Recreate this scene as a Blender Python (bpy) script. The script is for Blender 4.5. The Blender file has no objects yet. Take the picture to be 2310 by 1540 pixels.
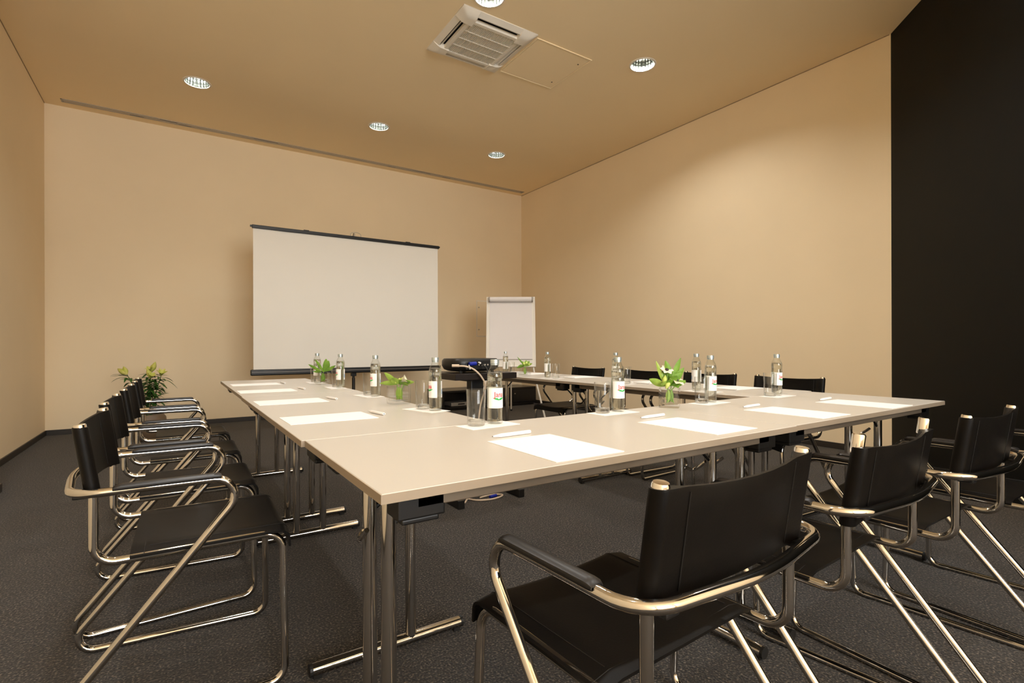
import bpy, bmesh, math, random
from mathutils import Vector, Matrix, Quaternion
random.seed(7)
SC = bpy.context.scene
COL = SC.collection
PI = math.pi

# ------------------------------------------------------------------ camera, world, exposure
FPX, YAW, ROLL, CY = 1150.9948, .584, -.0027, 782.72
_c, _s = math.cos(YAW), math.sin(YAW)
FW = Vector((_s, _c, 0)); RT = Vector((_c, -_s, 0)); UP = Vector((0, 0, 1))
_c, _s = math.cos(ROLL), math.sin(ROLL)
RT, UP = RT * _c + UP * _s, UP * _c - RT * _s
cam_data = bpy.data.cameras.new('camera')
cam_data.sensor_width = 36.0
cam_data.lens = FPX / 2310 * 36.0
cam_data.shift_y = (CY - 770) / 2310
cam_data.clip_start = .05
cam = bpy.data.objects.new('camera', cam_data)
COL.objects.link(cam)
cam.matrix_world = Matrix(((RT.x, UP.x, -FW.x, 0), (RT.y, UP.y, -FW.y, 0), (RT.z, UP.z, -FW.z, 1.0), (0, 0, 0, 1)))
SC.camera = cam
w = bpy.data.worlds.new('world'); SC.world = w; w.use_nodes = True
w.node_tree.nodes['Background'].inputs['Color'].default_value = (.98, .99, 1.0, 1)      # overcast daylight entering by the added window behind the viewer
w.node_tree.nodes['Background'].inputs['Strength'].default_value = 19.0
SC.view_settings.view_transform = 'Standard'
SC.view_settings.look = 'None'
SC.view_settings.exposure = -0.07
SC.view_settings.gamma = 1.0
SC.view_settings.use_curve_mapping = False
LAMP_POWER = 30.0            # the rows over the screen and over the near seats are dimmed
DIMMED = (.12, .12, .12, 1, 1, 1, .75, .75, .55)
LAMP_COLOR = (1.0, .985, .95)
try:
    SC.cycles.use_denoising = True
    SC.cycles.sample_clamp_indirect = 4.0
    SC.cycles.transparent_max_bounces = 32
    SC.cycles.max_bounces = 16
    SC.cycles.diffuse_bounces = 8
    SC.cycles.transmission_bounces = 16
except Exception:
    pass

# ------------------------------------------------------------------ materials
MATS = {}
def mat(name, color, rough=.5, metal=0.0, var=0.0, vscale=20.0, bump=0.0, bscale=80.0, trans=0.0, ior=1.45, coat=0.0, spec=.5, col2=None, sheen=0.0, sss=0.0):
    m = bpy.data.materials.new(name); m.use_nodes = True
    nt = m.node_tree; b = nt.nodes['Principled BSDF']
    b.inputs['Base Color'].default_value = (*color, 1)
    b.inputs['Roughness'].default_value = rough
    b.inputs['Metallic'].default_value = metal
    b.inputs['IOR'].default_value = ior
    b.inputs['Transmission Weight'].default_value = trans
    b.inputs['Coat Weight'].default_value = coat
    b.inputs['Specular IOR Level'].default_value = spec
    b.inputs['Sheen Weight'].default_value = sheen
    tc = nt.nodes.new('ShaderNodeTexCoord')
    if var > 0 or col2:
        n = nt.nodes.new('ShaderNodeTexNoise'); n.inputs['Scale'].default_value = vscale
        n.inputs['Detail'].default_value = 4
        nt.links.new(tc.outputs['Object'], n.inputs['Vector'])
        r = nt.nodes.new('ShaderNodeValToRGB')
        c2 = col2 or tuple(c * (1 - var) for c in color)
        r.color_ramp.elements[0].position = .35; r.color_ramp.elements[1].position = .65
        r.color_ramp.elements[0].color = (*c2, 1); r.color_ramp.elements[1].color = (*color, 1)
        nt.links.new(n.outputs['Fac'], r.inputs['Fac'])
        nt.links.new(r.outputs['Color'], b.inputs['Base Color'])
    if bump > 0:
        n = nt.nodes.new('ShaderNodeTexNoise'); n.inputs['Scale'].default_value = bscale
        n.inputs['Detail'].default_value = 3
        nt.links.new(tc.outputs['Object'], n.inputs['Vector'])
        bp = nt.nodes.new('ShaderNodeBump'); bp.inputs['Strength'].default_value = bump
        bp.inputs['Distance'].default_value = .002
        nt.links.new(n.outputs['Fac'], bp.inputs['Height'])
        nt.links.new(bp.outputs['Normal'], b.inputs['Normal'])
    MATS[name] = m
    return m

def thin_glass(name, tint=(.99, .993, .988), refl=1.0):
    """thin clear glass: fresnel reflection over clear transmission"""
    m = bpy.data.materials.new(name); m.use_nodes = True
    nt = m.node_tree; nt.nodes.clear()
    out = nt.nodes.new('ShaderNodeOutputMaterial')
    tr = nt.nodes.new('ShaderNodeBsdfTransparent'); tr.inputs['Color'].default_value = (*tint, 1)
    gl = nt.nodes.new('ShaderNodeBsdfGlossy'); gl.inputs['Roughness'].default_value = .02
    lw = nt.nodes.new('ShaderNodeLayerWeight'); lw.inputs['Blend'].default_value = .5
    pw = nt.nodes.new('ShaderNodeMath'); pw.operation = 'POWER'; pw.inputs[1].default_value = 3.0
    fr = nt.nodes.new('ShaderNodeMath'); fr.operation = 'MULTIPLY_ADD'; fr.inputs[1].default_value = .80 * refl; fr.inputs[2].default_value = .035
    nt.links.new(lw.outputs['Facing'], pw.inputs[0]); nt.links.new(pw.outputs[0], fr.inputs[0])
    mx = nt.nodes.new('ShaderNodeMixShader')
    nt.links.new(fr.outputs[0], mx.inputs[0]); nt.links.new(tr.outputs[0], mx.inputs[1]); nt.links.new(gl.outputs[0], mx.inputs[2])
    nt.links.new(mx.outputs[0], out.inputs[0])
    MATS[name] = m
def mixed_glass(name, ior, tint, clear):
    m = bpy.data.materials.new(name); m.use_nodes = True
    nt = m.node_tree; nt.nodes.clear()
    out = nt.nodes.new('ShaderNodeOutputMaterial')
    tr = nt.nodes.new('ShaderNodeBsdfTransparent'); tr.inputs['Color'].default_value = (*tint, 1)
    gl = nt.nodes.new('ShaderNodeBsdfGlass'); gl.inputs['Roughness'].default_value = 0.0
    gl.inputs['IOR'].default_value = ior; gl.inputs['Color'].default_value = (*tint, 1)
    mx = nt.nodes.new('ShaderNodeMixShader'); mx.inputs[0].default_value = 1 - clear
    nt.links.new(tr.outputs[0], mx.inputs[1]); nt.links.new(gl.outputs[0], mx.inputs[2])
    nt.links.new(mx.outputs[0], out.inputs[0])
    MATS[name] = m
def emit(name, color, strength):
    m = bpy.data.materials.new(name); m.use_nodes = True
    b = m.node_tree.nodes['Principled BSDF']
    b.inputs['Base Color'].default_value = (.9, .9, .88, 1)
    b.inputs['Emission Color'].default_value = (*color, 1); b.inputs['Emission Strength'].default_value = strength
    MATS[name] = m

mat('wall_paint', (.86, .715, .495), .75, var=.03, vscale=1.4, bump=.12, bscale=160)
mat('ceiling_paint', (.94, .77, .505), .8, var=.02, vscale=1.2, bump=.06, bscale=160)
mat('dark_wall_paint', (.0032, .0033, .0026), .6, var=.10, vscale=3, bump=.05, bscale=120, spec=.22)
mat('joint_tan', (.34, .25, .15), .7, var=.05, vscale=6)
mat('baseboard_paint', (.028, .022, .017), .5, var=.1, vscale=8)
mat('table_melamine', (.560, .528, .475), .34, var=.012, vscale=6, bump=.02, bscale=300)
mat('table_edge', (.31, .25, .185), .42, var=.02, vscale=10)
mat('painted_steel', (.15, .115, .08), .45, var=.05, vscale=14)
mat('chrome', (.64, .615, .58), .08, 1.0, var=.03, vscale=9)
mat('polished_chrome', (.86, .83, .79), .10, 1.0, var=.02, vscale=9)
mat('leather', (.0046, .0035, .0027), .46, var=.25, vscale=18, bump=.10, bscale=220, spec=.17)
mat('leather_seam', (.006, .0045, .0035), .6, var=.2, vscale=60)
mat('pad_rubber', (.014, .012, .011), .38, var=.15, vscale=30, spec=.5)
mat('black_plastic', (.007, .0062, .0058), .42, var=.15, vscale=20)
mat('black_cap', (.010, .009, .008), .5, var=.1, vscale=20)
mat('paper', (.90, .885, .87), .7, var=.008, vscale=5)
mat('pen_white', (.86, .85, .84), .3, var=.02, vscale=30)
mat('pen_dark', (.02, .02, .022), .4, var=.1, vscale=40)
mat('label_paper', (.84, .83, .81), .45, var=.015, vscale=40)
mat('label_red', (.62, .018, .022), .45, var=.03, vscale=60)
mat('label_green', (.012, .30, .045), .45, col2=(.03, .42, .09), vscale=140)
mat('label_blue', (.62, .74, .80), .5, var=.04, vscale=60)
mat('label_grey', (.55, .62, .66), .5, var=.03, vscale=60)
mat('label_box_blue', (.32, .50, .68), .5, var=.06, vscale=90)
mat('cap_metal', (.50, .58, .60), .32, .75, var=.05, vscale=60)
mat('screen_fabric', (.76, .725, .655), .85, var=.012, vscale=2.5)
mat('black_metal', (.008, .0072, .0065), .38, var=.1, vscale=12)
mat('flip_frame', (.78, .74, .66), .45, var=.02, vscale=12)
mat('flip_paper', (.74, .70, .68), .75, var=.01, vscale=4)
mat('grey_plastic', (.34, .31, .28), .5, var=.04, vscale=20)
mat('dark_veneer', (.014, .0085, .0065), .35, var=.3, vscale=9)
mat('bench_lacquer', (.010, .0085, .0075), .3, var=.1, vscale=6)
mat('silver_plastic', (.40, .38, .35), .35, .5, var=.04, vscale=20)
mat('cable_beige', (.62, .49, .37), .5, var=.04, vscale=40)
mat('cable_black', (.01, .009, .009), .45, var=.1, vscale=40)
mat('connector_blue', (.01, .022, .30), .4, var=.08, vscale=60)
mat('connector_white', (.78, .74, .68), .4, var=.03, vscale=60)
mat('ac_white', (.80, .75, .66), .45, var=.012, vscale=10)
mat('ac_dark', (.018, .014, .010), .6, var=.1, vscale=20)
mat('ac_shade', (.30, .24, .17), .6, var=.03, vscale=20)
mat('slot_metal', (.42, .38, .32), .45, .3, var=.05, vscale=8)
mat('slot_blade', (.56, .50, .42), .5, var=.06, vscale=3)
mat('slot_dark', (.10, .07, .045), .7, var=.1, vscale=8)
mat('trim_white', (.80, .74, .64), .5, var=.01, vscale=20)
mat('reflector', (.52, .55, .51), .16, 1.0, var=.25, vscale=34)
emit('lamp_tube', (1.0, .95, .84), 6.0)
mat('leaf_green', (.10, .22, .02), .5, col2=(.17, .31, .035), vscale=30, spec=.4)
mat('leaf_light', (.20, .34, .04), .5, col2=(.30, .42, .07), vscale=30)
mat('leaf_dark', (.022, .085, .012), .5, col2=(.04, .12, .015), vscale=20)
mat('stem_green', (.20, .36, .06), .5, var=.15, vscale=40)
mat('bud_green', (.62, .68, .22), .5, col2=(.46, .58, .10), vscale=50)
mat('petal_white', (.80, .74, .62), .55, col2=(.70, .66, .48), vscale=30)
mat('petal_lily', (.62, .56, .16), .55, col2=(.44, .48, .07), vscale=24)
mat('flower_eye', (.030, .018, .022), .6, var=.2, vscale=60)
mat('pot_clay', (.17, .115, .07), .45, var=.12, vscale=12, bump=.1, bscale=50)
mat('soil', (.02, .014, .009), .9, var=.4, vscale=60, bump=.5, bscale=90)
thin_glass('thin_glass')
thin_glass('bottle_glass', (.965, .975, .955))
mixed_glass('vase_glass', 1.5, (.97, .985, .97), .55)
mixed_glass('tumbler_base', 1.5, (.98, .985, .975), .40)
mixed_glass('water', 1.33, (.985, .99, .975), .30)

def carpet():
    m = bpy.data.materials.new('carpet'); m.use_nodes = True
    nt = m.node_tree; b = nt.nodes['Principled BSDF']; b.inputs['Roughness'].default_value = .95
    b.inputs['Specular IOR Level'].default_value = .15
    b.inputs['Sheen Weight'].default_value = .12; b.inputs['Sheen Roughness'].default_value = .6
    tc = nt.nodes.new('ShaderNodeTexCoord')
    n1 = nt.nodes.new('ShaderNodeTexNoise'); n1.inputs['Scale'].default_value = 135; n1.inputs['Detail'].default_value = 2
    n2 = nt.nodes.new('ShaderNodeTexNoise'); n2.inputs['Scale'].default_value = 3.0; n2.inputs['Detail'].default_value = 3
    v = nt.nodes.new('ShaderNodeTexVoronoi'); v.inputs['Scale'].default_value = 150
    for n in (n1, n2, v): nt.links.new(tc.outputs['Object'], n.inputs['Vector'])
    r = nt.nodes.new('ShaderNodeValToRGB')
    e = r.color_ramp.elements
    e[0].position = .38; e[0].color = (.0065, .0050, .0040, 1)
    e[1].position = .72; e[1].color = (.185, .150, .117, 1)
    x = e.new(.55); x.color = (.029, .023, .018, 1)
    nt.links.new(n1.outputs['Fac'], r.inputs['Fac'])
    mx = nt.nodes.new('ShaderNodeMixRGB'); mx.blend_type = 'MULTIPLY'; mx.inputs['Fac'].default_value = .5
    r2 = nt.nodes.new('ShaderNodeValToRGB')
    r2.color_ramp.elements[0].position = .3; r2.color_ramp.elements[0].color = (.62, .62, .62, 1)
    r2.color_ramp.elements[1].position = .7; r2.color_ramp.elements[1].color = (1, 1, 1, 1)
    nt.links.new(n2.outputs['Fac'], r2.inputs['Fac'])
    nt.links.new(r.outputs['Color'], mx.inputs['Color1']); nt.links.new(r2.outputs['Color'], mx.inputs['Color2'])
    nt.links.new(mx.outputs['Color'], b.inputs['Base Color'])
    bp = nt.nodes.new('ShaderNodeBump'); bp.inputs['Strength'].default_value = .5; bp.inputs['Distance'].default_value = .004
    nt.links.new(v.outputs['Distance'], bp.inputs['Height']); nt.links.new(bp.outputs['Normal'], b.inputs['Normal'])
    MATS['carpet'] = m
carpet()

# ------------------------------------------------------------------ mesh helpers
class MB:
    """collects vertices and faces for one mesh"""
    def __init__(s): s.v = []; s.f = []
    def add(s, v, f):
        o = len(s.v); s.v += [tuple(p) for p in v]; s.f += [tuple(i + o for i in q) for q in f]; return s
    def box(s, a, b):
        x0, y0, z0 = a; x1, y1, z1 = b
        return s.add([(x0, y0, z0), (x1, y0, z0), (x1, y1, z0), (x0, y1, z0), (x0, y0, z1), (x1, y0, z1), (x1, y1, z1), (x0, y1, z1)],
                     [(0, 3, 2, 1), (4, 5, 6, 7), (0, 1, 5, 4), (1, 2, 6, 5), (2, 3, 7, 6), (3, 0, 4, 7)])
    def prism(s, pts, z0, z1):
        n = len(pts)
        return s.add([(x, y, z0) for x, y in pts] + [(x, y, z1) for x, y in pts],
                     [tuple(range(n - 1, -1, -1)), tuple(range(n, 2 * n))] + [(i, (i + 1) % n, n + (i + 1) % n, n + i) for i in range(n)])
    def tube(s, path, r, seg=10, cap=True):
        P = [Vector(p) for p in path]; n = len(P)
        rr = r if isinstance(r, (list, tuple)) else [r] * n
        T = []
        for i in range(n):
            d = (P[min(i + 1, n - 1)] - P[max(i - 1, 0)]); T.append(d.normalized())
        a = Vector((0, 0, 1)) if abs(T[0].z) < .9 else Vector((1, 0, 0))
        N = (a - T[0] * a.dot(T[0])).normalized(); vs = []
        for i in range(n):
            if i:
                ax = T[i - 1].cross(T[i])
                if ax.length > 1e-8:
                    N = Quaternion(ax.normalized(), T[i - 1].angle(T[i])) @ N
                N = (N - T[i] * N.dot(T[i])).normalized()
            B = T[i].cross(N)
            for k in range(seg):
                an = 2 * PI * k / seg
                vs.append(P[i] + (N * math.cos(an) + B * math.sin(an)) * rr[i])
        fs = [(i * seg + k, i * seg + (k + 1) % seg, (i + 1) * seg + (k + 1) % seg, (i + 1) * seg + k) for i in range(n - 1) for k in range(seg)]
        if cap: fs += [tuple(range(seg - 1, -1, -1)), tuple((n - 1) * seg + k for k in range(seg))]
        return s.add(vs, fs)
    def lathe(s, prof, seg=24, c=(0, 0, 0)):
        """prof: list of (r, z); r == 0 closes the end"""
        vs = []; rows = []
        for r, z in prof:
            if r <= 1e-9: rows.append([len(vs)]); vs.append((c[0], c[1], c[2] + z))
            else:
                rows.append(list(range(len(vs), len(vs) + seg)))
                vs += [(c[0] + r * math.cos(2 * PI * k / seg), c[1] + r * math.sin(2 * PI * k / seg), c[2] + z) for k in range(seg)]
        fs = []
        for a, b in zip(rows, rows[1:]):
            for k in range(seg):
                k2 = (k + 1) % seg
                if len(a) == 1 and len(b) == 1: continue
                if len(a) == 1: fs.append((a[0], b[k2], b[k]))
                elif len(b) == 1: fs.append((a[k], a[k2], b[0]))
                else: fs.append((a[k], a[k2], b[k2], b[k]))
        return s.add(vs, fs)
    def grid(s, fn, nu, nv, close_u=False):
        vs = [fn(i / nu, j / nv) for j in range(nv + 1) for i in range(nu + 1)]
        fs = [(j * (nu + 1) + i, j * (nu + 1) + i + 1, (j + 1) * (nu + 1) + i + 1, (j + 1) * (nu + 1) + i) for j in range(nv) for i in range(nu)]
        return s.add(vs, fs)
    def mesh(s, name, m, smooth=False, bevel=0.0, bseg=2, weld=False):
        me = bpy.data.meshes.new(name); me.from_pydata(s.v, [], s.f); me.update()
        bm = bmesh.new(); bm.from_mesh(me)
        if weld: bmesh.ops.remove_doubles(bm, verts=bm.verts, dist=1e-5)
        bmesh.ops.recalc_face_normals(bm, faces=bm.faces)
        if bevel:
            ed = [e for e in bm.edges if len(e.link_faces) == 2 and e.calc_face_angle(0) > .5]
            bmesh.ops.bevel(bm, geom=ed, offset=bevel, segments=bseg, profile=.6, affect='EDGES', clamp_overlap=True)
        if smooth:
            for f in bm.faces: f.smooth = True
            for e in bm.edges:
                if len(e.link_faces) == 2 and e.calc_face_angle(0) > .75: e.smooth = False
        bm.to_mesh(me); bm.free()
        if m: me.materials.append(MATS[m])
        return me

def obj(name, me, parent=None, loc=None, rotz=None):
    o = bpy.data.objects.new(name, me); COL.objects.link(o)
    if parent is not None: o.parent = parent
    if loc: o.location = loc
    if rotz: o.rotation_euler = (0, 0, rotz)
    return o
def part(name, mb, m, parent, smooth=False, bevel=0.0, bseg=2, weld=False):
    return obj(name, mb.mesh(name, m, smooth, bevel, bseg, weld), parent)
def thing(name, label, cat, loc=(0, 0, 0), rotz=0.0, group=None):
    o = bpy.data.objects.new(name, None); COL.objects.link(o); o.empty_display_size = .1
    o.location = loc; o.rotation_euler = (0, 0, rotz)
    return tag(o, label, cat, group)
def tag(o, label, cat, group=None):
    o['label'] = label; o['category'] = cat
    if group: o['group'] = group
    return o
def struct(o, label=None):
    o['kind'] = 'structure'
    if label: o['label'] = label
    return o
def dup(root, label, loc=None, rotz=None, group=None):
    r = root.copy(); COL.objects.link(r)
    if loc: r.location = loc
    if rotz is not None: r.rotation_euler = (0, 0, rotz)
    r['label'] = label
    if group: r['group'] = group
    for ch in list(root.children):
        c = ch.copy(); COL.objects.link(c); c.parent = r
        for g in list(ch.children):
            d = g.copy(); COL.objects.link(d); d.parent = c
    return r
def fillet(pts, rad, n=7):
    """round the inner corners of a polyline"""
    P = [Vector(p) for p in pts]; out = [P[0]]
    for i in range(1, len(P) - 1):
        r = rad[i] if isinstance(rad, (list, tuple)) else rad
        a = (P[i - 1] - P[i]); b = (P[i + 1] - P[i]); la, lb = a.length, b.length
        a.normalize(); b.normalize(); ang = a.angle(b)
        if r <= 0 or ang > PI - .02: out.append(P[i]); continue
        t = min(r / math.tan(ang / 2), la * .48, lb * .48); rr = t * math.tan(ang / 2)
        bis = (a + b).normalized(); C = P[i] + bis * (rr / math.sin(ang / 2))
        s = P[i] + a * t - C; e = P[i] + b * t - C
        ax = s.cross(e).normalized(); tot = s.angle(e)
        for k in range(n + 1): out.append(C + Quaternion(ax, tot * k / n) @ s)
    out.append(P[-1]); return out
def spline(pts, n=8):
    P = [Vector(p) for p in pts]; P = [P[0] * 2 - P[1]] + P + [P[-1] * 2 - P[-2]]; out = []
    for i in range(1, len(P) - 2):
        for k in range(n):
            t = k / n; p0, p1, p2, p3 = P[i - 1:i + 3]
            out.append(.5 * ((2 * p1) + (p2 - p0) * t + (2 * p0 - 5 * p1 + 4 * p2 - p3) * t * t + (3 * p1 - p0 - 3 * p2 + p3) * t ** 3))
    out.append(P[-2]); return out

# ------------------------------------------------------------------ the room
H = 3.813
XL, XP, YP, XR, YB, YC = -1.243, -1.02, 4.94, 5.39, 7.83, 1.95
YR = -4.6                                    # wall behind the camera
YD = -.9; XD = XR - (YC - YD) / 1.03         # where the slanted dark wall ends
ROOM = [(XP, YR), (XD, YR), (XD, YD), (XR, YC), (XR, YB), (XL, YB), (XL, YP), (XP, YP)]
fl = MB().prism([(XL - .2, YR - .2), (XR + .2, YR - .2), (XR + .2, YB + .2), (XL - .2, YB + .2)], -.1, 0)
struct(obj('floor', fl.mesh('floor', 'carpet')), 'dark speckled grey-brown carpet floor')

LIGHTS = [(.205, 6.35), (2.175, 6.35), (3.935, 6.35), (3.90, 3.525), (2.115, 3.515), (.205, 3.52), (.205, .69), (2.12, .69), (3.55, .69)]
LR = .117
AC = (1.983, 3.70, 2.735, 4.447)             # x0 y0 x1 y1 of the cassette
SLOT = (-1.07, 7.588, 5.29, 7.678)
def ceiling_mesh():
    bm = bmesh.new()
    def loop(pts):
        vs = [bm.verts.new((x, y, H)) for x, y in pts]
        for a, b in zip(vs, vs[1:] + vs[:1]): bm.edges.new((a, b))
    loop([(XL - .1, YR - .1), (XR + .1, YR - .1), (XR + .1, YB + .1), (XL - .1, YB + .1)])
    for x, y in LIGHTS: loop([(x + LR * math.cos(2 * PI * k / 32), y + LR * math.sin(2 * PI * k / 32)) for k in range(32)])
    for x0, y0, x1, y1 in ((AC[0] + .04, AC[1] + .04, AC[2] - .04, AC[3] - .04), (SLOT[0] + .006, SLOT[1] + .006, SLOT[2] - .006, SLOT[3] - .006)):
        loop([(x0, y0), (x1, y0), (x1, y1), (x0, y1)])
    bmesh.ops.triangle_fill(bm, edges=bm.edges, use_beauty=True, use_dissolve=False, normal=(0, 0, -1))
    me = bpy.data.meshes.new('ceiling'); 
    bmesh.ops.recalc_face_normals(bm, faces=bm.faces)
    bm.to_mesh(me); bm.free()
    me.materials.append(MATS['ceiling_paint']); return me
ceil_o = struct(obj('ceiling', ceiling_mesh()), 'plain tan painted ceiling')
void = MB().box((XL - .2, YR - .2, H + .32), (XR + .2, YB + .2, H + .36))
obj('ceiling_slab', void.mesh('ceiling_slab', 'ac_dark'), ceil_o)

def wall(name, p, q, m, label):
    p, q = Vector((*p, 0)), Vector((*q, 0)); d = (q - p).normalized(); n = Vector((d.y, -d.x, 0)) * .1   # outward
    pts = [(p - d * .0), (q + d * .0), (q + n), (p + n)]
    o = obj(name, MB().prism([(a.x, a.y) for a in pts], 0, H + (.0)).mesh(name, m))
    return struct(o, label)
WX0, WX1, WZ0, WZ1 = -.80, 2.40, 1.0, 3.5       # unseen window behind the viewer, added to brighten walls and ceiling
rw = MB()
for x0, x1, z0, z1 in ((XP, XD, 0, WZ0), (XP, XD, WZ1, H), (XP, WX0, WZ0, WZ1), (WX1, XD, WZ0, WZ1)): rw.box((x0, YR - .1, z0), (x1, YR, z1))
struct(obj('wall_rear', rw.mesh('wall_rear', 'wall_paint')), 'cream wall behind the viewer')
win = struct(obj('added_window', MB().box((WX0, YR - .12, WZ0 - .03), (WX1, YR + .03, WZ0)).mesh('added_window', 'trim_white')), 'added window behind the viewer, brightening walls and ceiling')
wf = MB()
for x0, x1, z0, z1 in ((WX0, WX0 + .06, WZ0, WZ1), (WX1 - .06, WX1, WZ0, WZ1), (WX0 + .06, WX1 - .06, WZ0, WZ0 + .06), (WX0 + .06, WX1 - .06, WZ1 - .06, WZ1), (.77, .83, WZ0 + .06, WZ1 - .06)): wf.box((x0, YR - .07, z0), (x1, YR - .02, z1))
part('added_window_frame', wf, 'trim_white', win)
for x0, x1 in ((WX0 + .06, .77), (.83, WX1 - .06)): part('pane', MB().box((x0, YR - .048, WZ0 + .06), (x1, YR - .042, WZ1 - .06)), 'thin_glass', win)
pd = bpy.data.lights.new('added_window_portal', 'AREA'); pd.shape = 'RECTANGLE'; pd.size = WX1 - WX0; pd.size_y = WZ1 - WZ0; pd.cycles.is_portal = True  # portal guiding sky light through the added window
po = bpy.data.objects.new('added_window_portal', pd); COL.objects.link(po); po.location = ((WX0 + WX1) / 2, YR - .11, (WZ0 + WZ1) / 2); po.rotation_euler = (PI / 2, 0, 0)
wall('wall_return', (XD, YR), (XD, YD), 'wall_paint', 'cream wall behind the viewer beyond the dark wall')
wall('wall_dark', (XD, YD), (XR, YC), 'dark_wall_paint', 'slanted near-black painted wall')
wall('wall_right', (XR, YC), (XR, YB), 'wall_paint', 'long plain cream wall beside the flip chart')
wall('wall_back', (XR, YB), (XL, YB), 'wall_paint', 'cream wall behind the projection screen')
wall('wall_left', (XL, YB), (XL, YP), 'wall_paint', 'cream wall beside the potted lily')
struct(obj('wall_left_projection', MB().prism([(XP, YR), (XP, YP), (XL - .1, YP), (XL - .1, YR)], 0, H).mesh('wall_left_projection', 'wall_paint')), 'cream wall section standing proud')
def baseboard(name, p, q, h=.06):
    p, q = Vector((*p, 0)), Vector((*q, 0)); d = (q - p).normalized(); n = Vector((-d.y, d.x, 0)) * .012
    pts = [p, q, q + n, p + n]
    struct(obj(name, MB().prism([(a.x, a.y) for a in pts], 0, h).mesh(name, 'baseboard_paint', bevel=.002, bseg=1)), 'dark brown baseboard strip')
baseboard('baseboard_back', (XR - .012, YB), (XL + .012, YB))
baseboard('baseboard_right', (XR, YC + .02), (XR, YB))
baseboard('baseboard_left', (XL, YB), (XL, YP))
baseboard('baseboard_left_projection', (XP, YP), (XP, YR))
# shadow-gap trim where the walls meet the ceiling
def trim(name, p, q):
    p, q = Vector((*p, 0)), Vector((*q, 0)); d = (q - p).normalized(); n = Vector((-d.y, d.x, 0)) * .006
    pts = [p, q, q + n, p + n]
    struct(obj(name, MB().prism([(a.x, a.y) for a in pts], H - .006, H - .0005).mesh(name, 'joint_tan')), 'thin dark joint under the ceiling')
trim('trim_1', (XR, YC + .01), (XR, YB - .01)); trim('trim_2', (XL, YB - .01), (XL, YP + .01))

# access hatch in the back wall, half hidden by the flip chart
h = struct(obj('wall_hatch', MB().box((4.44, YB - .008, 1.20), (4.95, YB - .0005, 1.81)).mesh('wall_hatch', 'wall_paint', bevel=.003, bseg=1)), 'flush cream access hatch in the wall')
hf = MB()
for a, b in (((4.425, YB - .004, 1.185), (4.44, YB - .0005, 1.825)), ((4.95, YB - .004, 1.185), (4.965, YB - .0005, 1.825)), ((4.44, YB - .004, 1.185), (4.95, YB - .0005, 1.2)), ((4.44, YB - .004, 1.81), (4.95, YB - .0005, 1.825))): hf.box(a, b)
part('hatch_frame', hf, 'trim_white', h)
for z in (1.31, 1.70): part('lock', MB().lathe([(.0, -.006), (.012, -.006), (.012, 0)], 12), 'slot_metal', h).matrix_local = Matrix.Translation((4.47, YB - .008, z)) @ Matrix.Rotation(PI / 2, 4, 'X') @ Matrix.Rotation(PI, 4, 'X')

# ------------------------------------------------------------------ ceiling fittings
def downlight_meshes():
    seg = 48
    tr = MB().lathe([(LR - .004, .004), (LR - .002, -.006), (LR + .012, -.005), (LR + .016, 0.0), (LR + .010, .001)], seg).mesh('trim_ring', 'trim_white', smooth=True)
    rf = MB()
    rows = [(.112, 0), (.1115, .03), (.108, .07), (.100, .115), (.085, .15)]
    def pr(k, r): return r * (1 + (.02 if k % 2 else -.012))
    vs = []; fs = []
    for j, (r, z) in enumerate(rows):
        for k in range(seg):
            a = 2 * PI * k / seg; q = pr(k, r); vs.append((q * math.cos(a), q * math.sin(a), z))
    for j in range(len(rows) - 1):
        for k in range(seg): fs.append((j * seg + k, j * seg + (k + 1) % seg, (j + 1) * seg + (k + 1) % seg, (j + 1) * seg + k))
    rf.add(vs, fs)
    rfm = rf.mesh('reflector', 'reflector')
    tp = MB().lathe([(0, .152), (.09, .152), (.09, .16), (0, .16)], 24).mesh('lamp_plate', 'reflector')
    tubes = MB()
    for y in (-.022, .022):
        tubes.tube(fillet([(-.055, y - .012, .128), (.055, y - .012, .128), (.055, y + .012, .128), (-.055, y + .012, .128)], .010, 4), .0075, 8)
    tb = tubes.mesh('lamp_tube', 'lamp_tube', smooth=True)
    return tr, rfm, tp, tb
DL = downlight_meshes()
dl_labels = ['recessed round downlight above the potted lily side of the screen', 'recessed round downlight above the projection screen', 'recessed round downlight above the flip chart',
             'recessed round downlight beside the ceiling panel, nearest the long cream wall', 'recessed round downlight touching the air conditioner edge']
for i, (x, y) in enumerate(LIGHTS):
    lab = dl_labels[i] if i < 5 else 'recessed round ceiling downlight out of view'
    t = thing('ceiling_downlight', lab, 'ceiling light', (x, y, H), 0.4, 'recessed ceiling downlights')
    for nm, me in zip(('trim_ring', 'reflector', 'lamp_plate', 'lamp_tube'), DL): obj(nm, me, t)
    ld = bpy.data.lights.new('downlight_lamp', 'AREA'); ld.shape = 'DISK'; ld.size = .10
    ld.energy = LAMP_POWER * DIMMED[i]; ld.color = LAMP_COLOR; ld.spread = math.radians(180)
    lo = bpy.data.objects.new('downlight_lamp', ld); COL.objects.link(lo); lo.parent = t; lo.location = (0, 0, .048 if DIMMED[i] > .5 else .115)

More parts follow.
